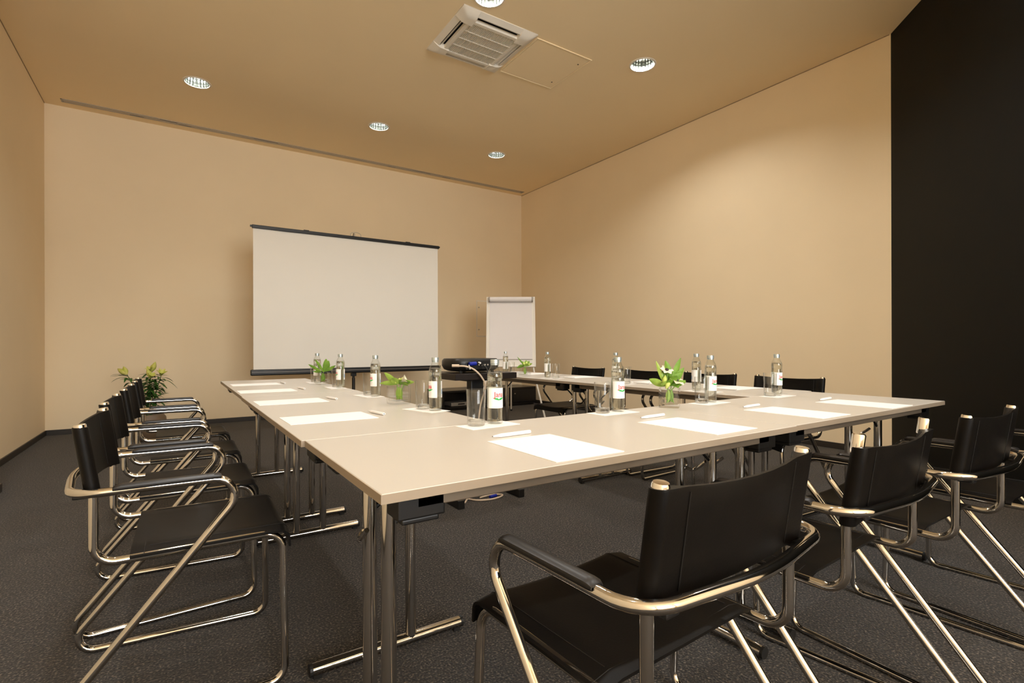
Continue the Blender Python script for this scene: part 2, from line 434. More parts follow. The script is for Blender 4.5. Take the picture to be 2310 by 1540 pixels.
def air_conditioner():
    cx, cy = (AC[0] + AC[2]) / 2, (AC[1] + AC[3]) / 2; hw = (AC[2] - AC[0]) / 2
    t = thing('air_conditioner', 'white square ceiling cassette air conditioner with slatted grille', 'air conditioner', (cx, cy, H))
    hole = hw - .04
    part('cavity', MB().add([(-hole, -hole, 0), (hole, -hole, 0), (hole, hole, 0), (-hole, hole, 0), (-hole, -hole, .12), (hole, -hole, .12), (hole, hole, .12), (-hole, hole, .12)],
         [(0, 1, 5, 4), (1, 2, 6, 5), (2, 3, 7, 6), (3, 0, 4, 7), (4, 5, 6, 7)]), 'ac_dark', t)
    g = .268; so = .322                                       # grille half width, outer edge of the slot
    for k in range(4):
        R = Matrix.Rotation(k * PI / 2, 4, 'Z')
        m = MB().add([(-hw, -hw, -.006), (hw, -hw, -.006), (so, -so, -.030), (-so, -so, -.030), (-hw, -hw, 0), (hw, -hw, 0), (so, -so, 0), (-so, -so, 0)],
                     [(0, 1, 2, 3), (4, 7, 6, 5), (0, 4, 5, 1), (1, 5, 6, 2), (2, 6, 7, 3), (3, 7, 4, 0)])
        part('side_panel', m, 'ac_white', t, bevel=.002, bseg=1).matrix_local = R
        a = .235
        lv = MB().add([(-a, -so + .012, -.024), (a, -so + .012, -.024), (a, -g - .014, -.004), (-a, -g - .014, -.004), (-a, -so + .012, -.020), (a, -so + .012, -.020), (a, -g - .014, 0), (-a, -g - .014, 0)],
                      [(0, 1, 2, 3), (4, 7, 6, 5), (0, 4, 5, 1), (1, 5, 6, 2), (2, 6, 7, 3), (3, 7, 4, 0)])
        part('louver', lv, 'ac_white', t).matrix_local = R
        # curved corner cover
        def cf(u, v):
            x = -hw + u * .158; y = -hw + v * .158
            edge = min(min(u, v) / .55, 1); z = -.008 - .040 * math.sin(edge * PI / 2)
            if u > .8 and v > .8: z -= .004
            return (x, y, z)
        cm = MB().grid(cf, 8, 8); cm.add([(-hw, -hw, 0), (-hw + .158, -hw, 0), (-hw + .158, -hw + .158, 0), (-hw, -hw + .158, 0)], [(0, 1, 2, 3)])
        vs = cm.v
        n = 9
        ring = [j for j in range(n)] + [n * j + 8 for j in range(1, n)] + [n * 8 + j for j in range(7, -1, -1)] + [n * j for j in range(7, 0, -1)]
        low = [len(vs) + i for i in range(len(ring))]
        base = len(vs)
        cm.v += [(vs[i][0], vs[i][1], 0) for i in ring]
        for i in range(len(ring)): cm.f.append((ring[i], ring[(i + 1) % len(ring)], base + (i + 1) % len(ring), base + i))
        part('corner_cover', cm, 'ac_white', t, smooth=True).matrix_local = R
    # grille
    fr = MB(); b = .035
    for x0, y0, x1, y1 in ((-g, -g, g, -g + b), (-g, g - b, g, g), (-g, -g + b, -g + b, g - b), (g - b, -g + b, g, g - b)): fr.box((x0, y0, -.040), (x1, y1, -.005))
    gr = part('grille_frame', fr, 'ac_white', t, bevel=.003, bseg=1)
    part('filter', MB().box((-g + b, -g + b, -.018), (g - b, g - b, -.014)), 'ac_shade', t)
    iw = g - b
    for k in range(1, 4):
        y = -iw + 2 * iw * k / 4
        part('grille_bar', MB().box((-iw, y - .004, -.039), (iw, y + .004, -.020)), 'ac_white', t)
    sl = MB(); n = 34
    for k in range(n):
        x = -iw + 2 * iw * (k + .5) / n
        sl.box((x - .0032, -iw, -.037), (x + .0032, iw, -.022))
    o = part('grille_slats', sl, 'ac_white', t); o['kind'] = 'stuff'
air_conditioner()

def ceiling_hatch():
    x0, y0, x1, y1 = 2.755, 3.735, 3.42, 4.395; cx, cy = (x0 + x1) / 2, (y0 + y1) / 2; hx, hy = (x1 - x0) / 2, (y1 - y0) / 2
    t = thing('ceiling_access_panel', 'flush square access panel in the ceiling beside the air conditioner', 'access panel', (cx, cy, H))
    part('panel', MB().box((-hx + .018, -hy + .018, -.007), (hx - .018, hy - .018, -.0005)), 'ceiling_paint', t, bevel=.002, bseg=1)
    for a, b in (((-hx, -hy), (hx, -hy + .013)), ((-hx, hy - .013), (hx, hy)), ((-hx, -hy + .013), (-hx + .013, hy - .013)), ((hx - .013, -hy + .013), (hx, hy - .013))):
        part('frame_strip', MB().box((*a, -.010), (*b, -.0005)), 'ceiling_paint', t, bevel=.002, bseg=1)
    for x, y in ((hx - .07, -hy + .13), (hx - .08, hy - .12)):
        part('lock', MB().lathe([(0, -.009), (.008, -.009), (.009, -.006)], 10, (x, y, 0)), 'slot_dark', t)
ceiling_hatch()

def slot_diffuser():
    x0, y0, x1, y1 = SLOT
    t = thing('slot_diffuser', 'long linear slot air diffuser in the ceiling along the screen wall', 'air vent', ((x0 + x1) / 2, (y0 + y1) / 2, H))
    L = (x1 - x0) / 2; W = (y1 - y0) / 2
    ca = MB().add([(-L + .006, -W + .006, 0), (L - .006, -W + .006, 0), (L - .006, W - .006, 0), (-L + .006, W - .006, 0), (-L + .006, -W + .006, .06), (L - .006, -W + .006, .06), (L - .006, W - .006, .06), (-L + .006, W - .006, .06)],
                  [(0, 1, 5, 4), (1, 2, 6, 5), (2, 3, 7, 6), (3, 0, 4, 7), (4, 5, 6, 7)])
    part('duct', ca, 'slot_dark', t)
    for ya, yb in ((-W, -W + .016), (-.008, .008), (W - .016, W)):
        part('rail', MB().box((-L, ya, -.006), (L, yb, .008)), 'slot_metal', t)
    for xa in (-L, L - .014): part('end_cap', MB().box((xa, -W, -.007), (xa + .014, W, .002)), 'slot_metal', t)
    rnd = random.Random(3)
    for s in (-1, 1):
        x = -L + .02
        while x < L - .2:
            ln = rnd.choice((.25, .45, .8, .35)); gap = rnd.choice((0.004, .004, .18, .30, .004)) if s < 0 else rnd.choice((.004, .004, .004, .14))
            xe = min(x + ln, L - .02)
            ym = s * (W / 2 - .004)
            part('deflector_blade', MB().box((x, ym - .0145, -.0045), (xe, ym + .0145, .003)), 'slot_blade', t)
            x = xe + gap
slot_diffuser()

# ------------------------------------------------------------------ tables
TH, TT = .746, .018
def table_meshes(L, W, inset):
    """long axis x; returns (name, mesh, children) list"""
    l, w_ = L / 2, W / 2; out = []
    top = MB().box((-l, -w_, TH - TT + .0008), (l, w_, TH)).mesh('tabletop', 'table_melamine', bevel=.0015, bseg=1)
    out.append(('tabletop', top))
    e = .0016
    for nm, a, b in (('a', (-l - .0008, -w_ - .0008), (l + .0008, -w_ + e)), ('b', (-l - .0008, w_ - e), (l + .0008, w_ + .0008)), ('c', (-l - .0008, -w_ + e), (-l + e, w_ - e)), ('d', (l - e, -w_ + e), (l + .0008, w_ - e))):
        out.append(('edge_band', MB().box((*a, TH - TT), (*b, TH - .0012)).mesh('edge_band', 'table_edge')))
    z1 = TH - TT
    for s in (-1, 1):
        out.append(('frame_rail', MB().box((-l + .085, s * (w_ - .055) - .012, z1 - .032), (l - .085, s * (w_ - .055) + .012, z1)).mesh('frame_rail', 'painted_steel', bevel=.002, bseg=1)))
        out.append(('cross_rail', MB().box((s * (l - inset - .03) - .012, -w_ + .067, z1 - .028), (s * (l - inset - .03) + .012, w_ - .067, z1)).mesh('cross_rail', 'painted_steel')))
    for sx in (-1, 1):
        for sy in (-1, 1):
            cx, cy = sx * (l - .095), sy * (w_ - .075)
            m = MB().box((cx - .048, cy - .032, z1 - .052), (cx + .048, cy + .032, z1)).box((cx - .038, cy - .026, z1 - .063), (cx + .038, cy + .026, z1 - .051))
            out.append(('corner_block', m.mesh('corner_block', 'black_plastic', bevel=.004, bseg=2)))
        X = sx * (l - inset)
        out.append(('foot_bar', MB().tube([(X, -.25, .026), (X, .25, .026)], .0185, 16).mesh('foot_bar', 'chrome', smooth=True)))
        for s in (-1, 1):
            out.append(('foot_cap', MB().tube([(X, s * .249, .026), (X, s * .258, .026)], .0195, 14).box((X - .012, s * .235 - .012, 0), (X + .012, s * .235 + .012, .012)).mesh('foot_cap', 'black_cap')))
            out.append(('leg', MB().tube([(X, s * .066, .030), (X, s * .066, z1 - .002)], .0175, 16).mesh('leg', 'chrome', smooth=True)))
            out.append(('brace', MB().tube([(X - sx * .012, s * .066, .605), (X - sx * .165, s * .080, z1 - .010)], .0055, 8).mesh('brace', 'black_metal', smooth=True)))
        out.append(('catch_lever', MB().tube(spline([(X + sx * .018, .066, .555), (X + sx * .034, .040, .545), (X + sx * .036, .010, .562), (X + sx * .034, -.018, .585)], 5), .006, 8).mesh('catch_lever', 'polished_chrome', smooth=True)))
    return out
def table(label, cx, cy, rotz, L, W, inset=.14):
    t = thing('folding_table', label, 'table', (cx, cy, 0), rotz, 'white folding conference tables in a U')
    for nm, me in table_meshes(L, W, inset): obj(nm, me, t)
    return t
def rect_table(label, x0, x1, y0, y1, inset=.14):
    L, W = x1 - x0, y1 - y0
    if L > W: return table(label, (x0 + x1) / 2, (y0 + y1) / 2, 0, L - .002, W, inset)
    return table(label, (x0 + x1) / 2, (y0 + y1) / 2, PI / 2, W - .002, L, inset)
rect_table('white folding table at the corner of the row facing the screen, lily side', .296, 1.662, .860, 1.476, .10)
rect_table('white folding table of the row facing the screen, at its end by the dark wall', 1.662, 2.972, .866, 1.480, .075)
rect_table('white folding table in the lily-side row, away from the screen', .288, .899, 1.480, 2.980)
rect_table('white folding table in the lily-side row, the end nearest the screen', .292, .903, 2.980, 4.482)
rect_table('white folding table in the row along the long cream wall, away from flip chart', 2.425, 3.025, 1.484, 2.980)
rect_table('white folding table in the row along the long cream wall, end nearest flip chart', 2.425, 3.025, 2.980, 4.46)

# ------------------------------------------------------------------ chairs (forward = +x)
CH = dict(hs=.212, ha=.268, xp=-.203, xt=-.229, zt=.800, za=.64, zs=.445, xf=.243, r=.0108)
def chair_parts():
    c = CH; hs, ha, r = c['hs'], c['ha'], c['r']; P = []
    side = lambda s: [(c['xt'], s * hs, c['zt'] - .004), (c['xp'], s * hs, .62), (c['xp'], s * hs, c['zs']), (c['xf'], s * hs, c['zs']), (c['xf'] + .004, s * (hs + .020), r),
                      (-.352, s * ha, r), (.168, s * ha, c['za']), (-.242, s * ha, c['za'])]
    rad = [0, .10, .048, .052, .042, .046, .050, .072]
    L = fillet(side(1) + [(-.262, .11, c['za'])], rad, 8)
    Rr = fillet(side(-1) + [(-.262, -.11, c['za'])], rad, 8)
    mid = [Vector((-.262 - .010 * math.cos(a * PI / 2), .11 * -math.sin(a * PI / 2) if a else 0, c['za'])) for a in (-.75, -.5, -.25, 0, .25, .5, .75)]
    mid = [Vector((-.262 - .008 * (1 - (y / .11) ** 2), y, c['za'])) for y in (.085, .055, .028, 0, -.028, -.055, -.085)]
    P.append(('tube_frame', MB().tube(L + mid + Rr[::-1], r, 12).mesh('tube_frame', 'chrome', smooth=True), []))
    for s in (1, -1):
        P.append(('post_cap', MB().lathe([(0, -.036), (.0134, -.036), (.0134, .0045), (.0118, .0074), (0, .0080)], 16).mesh('post_cap', 'polished_chrome', smooth=True), [], (c['xt'], s * hs, c['zt']), -.13))
        # armrest pad: rounded strip on the tube
        sec = [(.013, -.001), (.0150, .003), (.0135, .0095), (.008, .0125), (0, .0133), (-.008, .0125), (-.0135, .0095), (-.0150, .003), (-.013, -.001), (-.0115, .004), (0, .0085), (.0115, .004)]
        xs = [(-.158, .55), (-.152, .9), (-.14, 1), (.06, 1), (.074, .9), (.080, .55)]
        m = MB(); n = len(sec); vs = []
        for x, k in xs:
            vs += [(x, s * ha + y * (.7 + .3 * k), c['za'] + .004 + z * (k if z > .006 else 1)) for y, z in sec]
        fs = [(i * n + k, i * n + (k + 1) % n, (i + 1) * n + (k + 1) % n, (i + 1) * n + k) for i in range(len(xs) - 1) for k in range(n)]
        fs += [tuple(range(n)), tuple((len(xs) - 1) * n + k for k in range(n))]
        P.append(('armrest_pad', m.add(vs, fs).mesh('armrest_pad', 'pad_rubber', smooth=True), []))
        P.append(('screw', MB().lathe([(0, 0), (.0042, 0), (.0050, -.002), (.0050, -.005)], 10).mesh('screw', 'polished_chrome', smooth=True), [], (-.2640, s * .170, c['za']), -PI / 2))
        P.append(('bracket', MB().box((-.245, s * .205 - .016, c['za'] - .022), (-.205, s * .205 + .016, c['za'] - .010)).mesh('bracket', 'black_plastic', bevel=.004), []))
        P.append(('glide', MB().box((c['xf'] - .055, s * (hs + .021) - .007, 0), (c['xf'] - .03, s * (hs + .021) + .007, .006)).mesh('glide', 'black_cap'), []))
        P.append(('glide', MB().box((-.24, s * (ha - .004) - .007, 0), (-.215, s * (ha - .004) + .007, .006)).mesh('glide', 'black_cap'), []))
    # leather seat, wrapped over the front bend
    path = fillet([(-.128, c['zs'] + r + .001), (c['xf'] + r + .002, c['zs'] + r + .001), (c['xf'] + r + .006, c['zs'] - .052)] if False else
                  [(-.128, 0, c['zs'] + r + .001), (c['xf'] + r + .003, 0, c['zs'] + r + .001), (c['xf'] + r + .005, 0, c['zs'] - .035)], .056, 8)
    full = []
    for a, b in zip(path, path[1:]):
        k = max(1, int((b - a).length / .04))
        for i in range(k): full.append(a.lerp(b, i / k))
    full.append(path[-1])
    ny = 10; th = .006; hw = hs + r + .002
    def seat_pt(i, v, off):
        p = full[i]; y = (v * 2 - 1) * hw
        t = full[min(i + 1, len(full) - 1)] - full[max(i - 1, 0)]; t.normalize(); nrm = Vector((t.z, 0, -t.x)); nrm = -nrm if nrm.z < 0 or (abs(nrm.z) < .2 and nrm.x < 0) else nrm
        sag = .013 * max(0, 1 - (y / (hs - .01)) ** 2) * min(1, max(0, i / len(full) * 4)) ** .5
        edge = .010 * max(0, (abs(y) - hs) / (hw - hs)) ** 2
        q = p + nrm * off; return (q.x, y, q.z - sag * abs(nrm.z) - edge)
    m = MB(); N = len(full); vs = []
    for off in (th, 0):
        for i in range(N):
            for j in range(ny + 1): vs.append(seat_pt(i, j / ny, off))
    W1 = ny + 1; fs = []
    for i in range(N - 1):
        for j in range(ny):
            a = i * W1 + j; fs.append((a, a + 1, a + W1 + 1, a + W1)); b = N * W1 + a; fs.append((b, b + W1, b + W1 + 1, b + 1))
    for j in range(ny):
        fs.append((j, N * W1 + j, N * W1 + j + 1, j + 1)); a = (N - 1) * W1 + j; fs.append((a, a + 1, N * W1 + a + 1, N * W1 + a))
    for i in range(N - 1):
        a = i * W1; fs.append((a, a + W1, N * W1 + a + W1, N * W1 + a)); a = i * W1 + ny; fs.append((a, N * W1 + a, N * W1 + a + W1, a + W1))
    seat = m.add(vs, fs).mesh('seat', 'leather', smooth=True)
    hems = [MB().tube([Vector(seat_pt(i, j, th)) for i in range(1, N - 3)], .0009, 5) for j in (.1, .9)]
    hems.append(MB().tube([Vector(seat_pt(1, j / 10, th)) + Vector((-.01, 0, 0)) for j in range(0, 11)], .0009, 5))
    P.append(('seat', seat, [('seam', q.mesh('seam', 'leather_seam')) for q in hems]))
    # stretcher under the seat
    P.append(('stretcher', MB().tube([(-.09, -hs, c['zs'] - .004), (-.09, hs, c['zs'] - .004)], .008, 8).mesh('stretcher', 'chrome', smooth=True), []))
    # leather back sleeve around both posts
    zb, zt = .622, .800; R = .0172
    def px(z): return c['xp'] + (c['xt'] - c['xp']) * max(0, (z - .62)) / (c['zt'] - .62)
    loop = []
    for k in range(7): a = -PI / 2 + PI * k / 6; loop.append((R * math.cos(a) * -1 * 0 + 0, 0))
    outline = []          # (dx, y, kind) around the section, sheet bowed backwards
    ys = [-.165, -.11, -.055, 0, .055, .11, .165]
    bow = lambda y: -.026 * (1 - (y / hs) ** 2)
    for k in range(9):
        a = -PI * .62 + (PI * 1.24) * k / 8; outline.append((-R * math.cos(a + PI / 2) , hs + R * math.sin(a + PI / 2)))
    outline = []
    for k in range(10):                                 # around +y post, from the front side to the back side
        a = -PI * .30 + (PI * 1.30) * k / 9 + PI * 0
        outline.append((R * math.cos(a), hs + R * math.sin(a)))
    for y in ys[::-1]: outline.append((bow(y) - .0035, y))
    for k in range(10):
        a = PI + (PI * 1.30) * k / 9
        outline.append((R * math.cos(a), -hs + R * math.sin(a)))
    for y in ys: outline.append((bow(y) + .0035, y))
    levels = [(0.0, -.4), (.02, 0), (.25, 0), (.5, 0), (.75, 0), (.98, 0), (1.0, -.4)]
    vs = []; n = len(outline)
    for t_, sh in levels:
        for dx, y in outline:
            dip = .010 * (1 - min(1, abs(y) / hs) ** 2)
            top = zt - dip; bot = zb + .006 * (1 - min(1, abs(y) / hs) ** 2); z = bot + (top - bot) * t_
            vs.append((px(z) + dx * (1 + sh * .15), y, z))
    fs = [(i * n + k, i * n + (k + 1) % n, (i + 1) * n + (k + 1) % n, (i + 1) * n + k) for i in range(len(levels) - 1) for k in range(n)]
    k0 = 10; kk = len(ys)
    for base in (0, (len(levels) - 1) * n):              # close sheet and sleeve ends
        a = [base + k for k in range(10)]; fs.append(tuple(a))
        b = [base + 10 + kk + k for k in range(10)]; fs.append(tuple(b))
        top = [base + 9] + [base + 10 + k for k in range(kk)] + [base + 10 + kk]
        bot = [base + 0] + [base + n - 1 - k for k in range(kk)] + [base + 10 + kk + 9]
        for i in range(len(top) - 1): fs.append((top[i], top[i + 1], bot[i + 1], bot[i]))
    back = MB().add(vs, fs).mesh('backrest', 'leather', smooth=True)
    sm = []
    for y in (-.160, .160):
        for sd in (-.0042, .0042):
            sm.append(MB().tube([Vector((px(z) + bow(y) + sd, y, z)) for z in (zb + .012, .68, .73, zt - .012)], .0011, 5))
    P.append(('backrest', back, [('seam', q.mesh('seam', 'leather_seam')) for q in sm]))
    return P
CP = chair_parts()
def make_chair(label, x, y, rotz, group, slip=0.0):
    t = thing('armchair', label, 'chair', (x, y, 0), rotz, group)
    for p in CP:
        o = obj(p[0], p[1], t)
        if len(p) > 3: o.location = p[3]; o.rotation_euler = (0, p[4], 0)
        if slip and p[0] == 'backrest': o.location = (-.003, 0, -slip)      # leather slid down the posts
        for nm, me in p[2]: obj(nm, me, o)
    return t
ORD_L = ['nearest the potted lily', 'second from the potted lily', 'third from the potted lily', 'farthest from the potted lily']
ORD_R = ['nearest the dark wall', 'second from the dark wall', 'third from the dark wall', 'farthest from the dark wall']
ORD_F = ['nearest the flip chart', 'second from the flip chart', 'third from the flip chart', 'farthest from the flip chart']
for (x, y, a), o in zip([(.030, 3.95, .01), (.030, 3.235, -.01), (.021, 2.527, -.008), (.032, 1.890, -.018)], ORD_L):
    make_chair('black leather armchair at lily-side tables, ' + o, x, y, a, 'armchairs along the lily-side row')
for (x, y, a), o in zip([(2.640, .650, PI / 2), (2.060, .718, PI / 2), (1.462, .755, 1.610), (.778, .728, 1.616)], ORD_R):
    make_chair('black leather armchair facing the screen, ' + o, x, y, a, 'armchairs facing the screen', .022 if o.startswith('third') else 0.0)
for (x, y, a), o in zip([(3.14, 3.75, PI), (3.15, 3.03, PI + .02), (3.14, 2.40, PI - .02), (3.12, 1.79, PI)], ORD_F):
    make_chair('black leather armchair along the long cream wall, ' + o, x, y, a, 'armchairs along the long cream wall')

# ------------------------------------------------------------------ things on the tables
def rbox(w_, l, t): return MB().box((-w_ / 2, -l / 2, 0), (w_ / 2, l / 2, t))
ROWS = {'L': ('on lily-side tables', ORD_L), 'R': ('on tables facing the screen', ORD_R), 'F': ('on tables along cream wall', ORD_F)}
def lab(what, row, i): return f'{what} {ROWS[row][0]}, {ROWS[row][1][i]}'
SHEET = {'L': [(.467, 3.935, .01), (.452, 3.300, .0), (.457, 2.585, .012), (.464, 1.905, .01)],
         'R': [(2.528, 1.024, PI / 2), (1.994, 1.038, PI / 2), (1.400, 1.048, PI / 2 + .02), (.804, 1.031, PI / 2)],
         'F': [(2.86, 3.93, .0), (2.86, 3.28, .02), (2.85, 2.50, -.01), (2.86, 1.86, .0)]}
sm_ = MB()
sheet_me = MB().box((-.1485, -.105, 0), (.1485, .105, .0012)).mesh('paper_sheet', 'paper')
for row, L in SHEET.items():
    for i, (x, y, a) in enumerate(L):
        o = obj('paper_sheet', sheet_me, None, (x, y, TH + .0002), a)
        tag(o, lab('blank white paper sheet', row, i), 'paper', 'writing sheets on the tables')
# pens (along +x, tip at -x)
pen_body = MB().lathe([(0, -.001), (.0018, 0), (.0042, .020), (.0055, .028), (.0055, .128), (.0048, .133), (.0022, .1332), (.0022, .131), (0, .131)], 14).mesh('barrel', 'pen_white', smooth=True)
pen_clip = MB().box((-.0012, .0052, .090), (.0012, .0075, .130)).mesh('clip', 'pen_white')
pen_dot = MB().lathe([(0, .1312), (.0021, .1312), (.0021, .1318), (0, .1318)], 10).mesh('end_plug', 'pen_dark')
pen_tip = MB().lathe([(0, -.004), (.0008, -.003), (.0016, .0005), (0, .001)], 8).mesh('tip', 'pen_dark')
PEN = {'L': [(.638, 4.02, -1.50), (.640, 3.405, -1.45), (.634, 2.665, -1.42), (.634, 1.985, -1.44)],
       'R': [(2.500, 1.190, .10), (1.950, 1.226, .085), (1.362, 1.242, .085), (.738, 1.214, .06)],
       'F': [(2.70, 3.98, -1.5), (2.69, 3.30, -1.55), (2.69, 2.52, -1.5), (2.70, 1.88, -1.5)]}
pi = 0
for row, L in PEN.items():
    for i, (x, y, a) in enumerate(L):
        t = thing('ballpoint_pen', lab('slim white pen', row, i), 'pen', (x, y, TH + .0058), 0, 'white pens on the tables')
        t.rotation_euler = (0, PI / 2, a)
        for nm, me in (('barrel', pen_body), ('clip', pen_clip), ('end_plug', pen_dot), ('tip', pen_tip)): obj(nm, me, t)

# bottle
BR = .0262
def bottle_parts():
    out = [(0, .004), (.017, .002), (.0225, 0), (.0250, .003), (.0259, .010), (BR, .020), (BR, .120), (.0256, .128), (.0249, .136), (.0252, .143), (.0260, .150), (.0258, .158), (.0248, .165), (.0222, .173), (.0178, .181), (.0146, .188), (.0132, .194), (.0128, .203)]
    prof = out + [(.0104, .203), (.0104, .192), (.0122, .186), (.0155, .179), (.0200, .171), (.0226, .164), (.0236, .157), (.0236, .150), (.0228, .143), (.0226, .136), (.0234, .127), (.0240, .119), (.0240, .020), (.0232, .010), (.0200, .0075), (0, .0095)]
    glass = MB().lathe(out, 40).mesh('glass_body', 'bottle_glass', smooth=True)
    wp = [(0, .0100), (.0199, .0080), (.0230, .0105), (.0238, .020), (.0238, .119), (.0232, .127), (.0224, .136), (.0226, .143), (.0234, .150), (.0234, .157), (.0224, .164), (.0208, .1685), (.0, .1680)]
    water = MB().lathe(wp, 32).mesh('water', 'water', smooth=True)
    cap = MB(); seg = 36; prof = [(.0136, .1975), (.0146, .1985), (.0146, .2095), (.0138, .2122)]
    vs = []; fs = []
    for r, z in prof:
        for k in range(seg): q = r * (1.02 if k % 2 else .985); vs.append((q * math.cos(2 * PI * k / seg), q * math.sin(2 * PI * k / seg), z))
    for j in range(3):
        for k in range(seg): fs.append((j * seg + k, j * seg + (k + 1) % seg, (j + 1) * seg + (k + 1) % seg, (j + 1) * seg + k))
    fs += [tuple(range(seg)), tuple(3 * seg + k for k in range(seg))]
    cap = cap.add(vs, fs).mesh('cap', 'cap_metal', smooth=True)
    ring = MB().lathe([(.0137, .1935), (.0142, .194), (.0142, .1968), (.0137, .197)], 28).mesh('cap_ring', 'cap_metal', smooth=True)
    def patch(a0, a1, z0, z1, r, th=.00015, n=20):       # curved patch, angle 0 = +x
        m = MB(); vs = []
        for rr in (r, r + th):
            for z in (z0, z1):
                vs += [(rr * math.cos(a0 + (a1 - a0) * k / n), rr * math.sin(a0 + (a1 - a0) * k / n), z) for k in range(n + 1)]
        w1 = n + 1; fs = []
        for k in range(n):
            fs += [(k, k + 1, w1 + k + 1, w1 + k), (2 * w1 + k, 3 * w1 + k, 3 * w1 + k + 1, 2 * w1 + k + 1), (k, 2 * w1 + k, 2 * w1 + k + 1, k + 1), (w1 + k, w1 + k + 1, 3 * w1 + k + 1, 3 * w1 + k)]
        fs += [(0, w1, 3 * w1, 2 * w1), (n, 2 * w1 + n, 3 * w1 + n, w1 + n)]
        return m.add(vs, fs)
    A = 1.48
    label = patch(-A, A, .0525, .1185, BR + .0002, n=30).mesh('label', 'label_paper', smooth=True)
    def wrap(x, z, r): a = x / BR; return (r * math.cos(a), r * math.sin(a), z)
    # lettering: read left to right from outside means angle increases to the right (+y seen from +x looking to -x is right)
    cu = bpy.data.curves.new('lettering', 'FONT'); cu.body = 'Jana'; cu.size = .0235; cu.align_x = 'CENTER'; cu.offset = .0004
    to = bpy.data.objects.new('lettering_curve', cu); COL.objects.link(to)
    bpy.context.view_layer.update()
    dg = bpy.context.evaluated_depsgraph_get()
    tm = bpy.data.meshes.new_from_object(to.evaluated_get(dg))
    bm = bmesh.new(); bm.from_mesh(tm)
    bmesh.ops.triangulate(bm, faces=bm.faces)
    bmesh.ops.subdivide_edges(bm, edges=[e for e in bm.edges if e.calc_length() > .004], cuts=2)
    for v in bm.verts: v.co = Vector(wrap(v.co.x * .88, .0895 + v.co.y * (1.0), BR + .00055))
    lt = bpy.data.meshes.new('lettering'); bm.to_mesh(lt); bm.free(); lt.materials.append(MATS['label_red'])
    bpy.data.objects.remove(to); bpy.data.meshes.remove(tm)
    hills = MB(); n = 24; vs = []
    for k in range(n + 1):
        u = k / n * 2 - 1; x = u * .0215
        top = .0868 - .0042 * math.exp(-(u / .22) ** 2) + .0006 * math.sin(u * 17)
        bot = .0868 - .0085 * (1 - abs(u) ** 2.2); bot = min(bot, top - .0003)
        vs += [wrap(x, bot, BR + .0005), wrap(x, top, BR + .0005)]
    hills = hills.add(vs, [(2 * k, 2 * k + 2, 2 * k + 3, 2 * k + 1) for k in range(n)]).mesh('hills_print', 'label_green')
    arc = MB(); n = 28; vs = []
    for k in range(n + 1):
        a = PI * k / n
        for q in (.0198, .0216): vs.append(wrap(q * math.cos(a), .0885 + q * .98 * math.sin(a), BR + .00045))
    arc = arc.add(vs, [(2 * k, 2 * k + 1, 2 * k + 3, 2 * k + 2) for k in range(n)]).mesh('sky_arc_print', 'label_blue')
    lines = MB()
    for i in range(5):
        hw = (.017, .0155, .017, .013, .009)[i]; z = .0742 - i * .0030; a = hw / BR
        lines.v += []; p = patch(-a, a, z, z + .0005, BR + .0004, .0001, 8); lines.add(p.v, p.f)
    lines = lines.mesh('small_print', 'label_grey')
    back = patch(PI - .95, PI + .95, .0525, .1185, BR + .0002, n=20).mesh('back_label', 'label_paper', smooth=True)
    bb = patch(PI - .85, PI - .38, .066, .086, BR + .00045, n=6).mesh('info_box', 'label_box_blue', smooth=True)
    return [('glass_body', glass, []), ('water', water, []), ('cap', cap, []), ('cap_ring', ring, []),
            ('label', label, [('lettering', lt), ('hills_print', hills), ('sky_arc_print', arc), ('small_print', lines)]), ('back_label', back, [('info_box', bb)])]
BP = bottle_parts()
def tumbler_parts():
    prof = [(.0275, .0015), (.0285, .004), (.0318, .1165), (.0312, .1175), (.0302, .1165), (.0272, .022)]
    wall_ = MB().lathe(prof, 32).mesh('glass_wall', 'thin_glass', smooth=True)
    base = MB().lathe([(0, 0), (.024, 0), (.0272, .0015), (.0272, .0185), (.022, .0165), (.010, .0150), (0, .0148)], 32).mesh('glass_base', 'tumbler_base', smooth=True)
    return [('glass_wall', wall_), ('glass_base', base)]
GP = tumbler_parts()
mat_me = {0: MB().box((-.095, -.048, 0), (.095, .048, .0009)).mesh('paper_coaster', 'paper')}
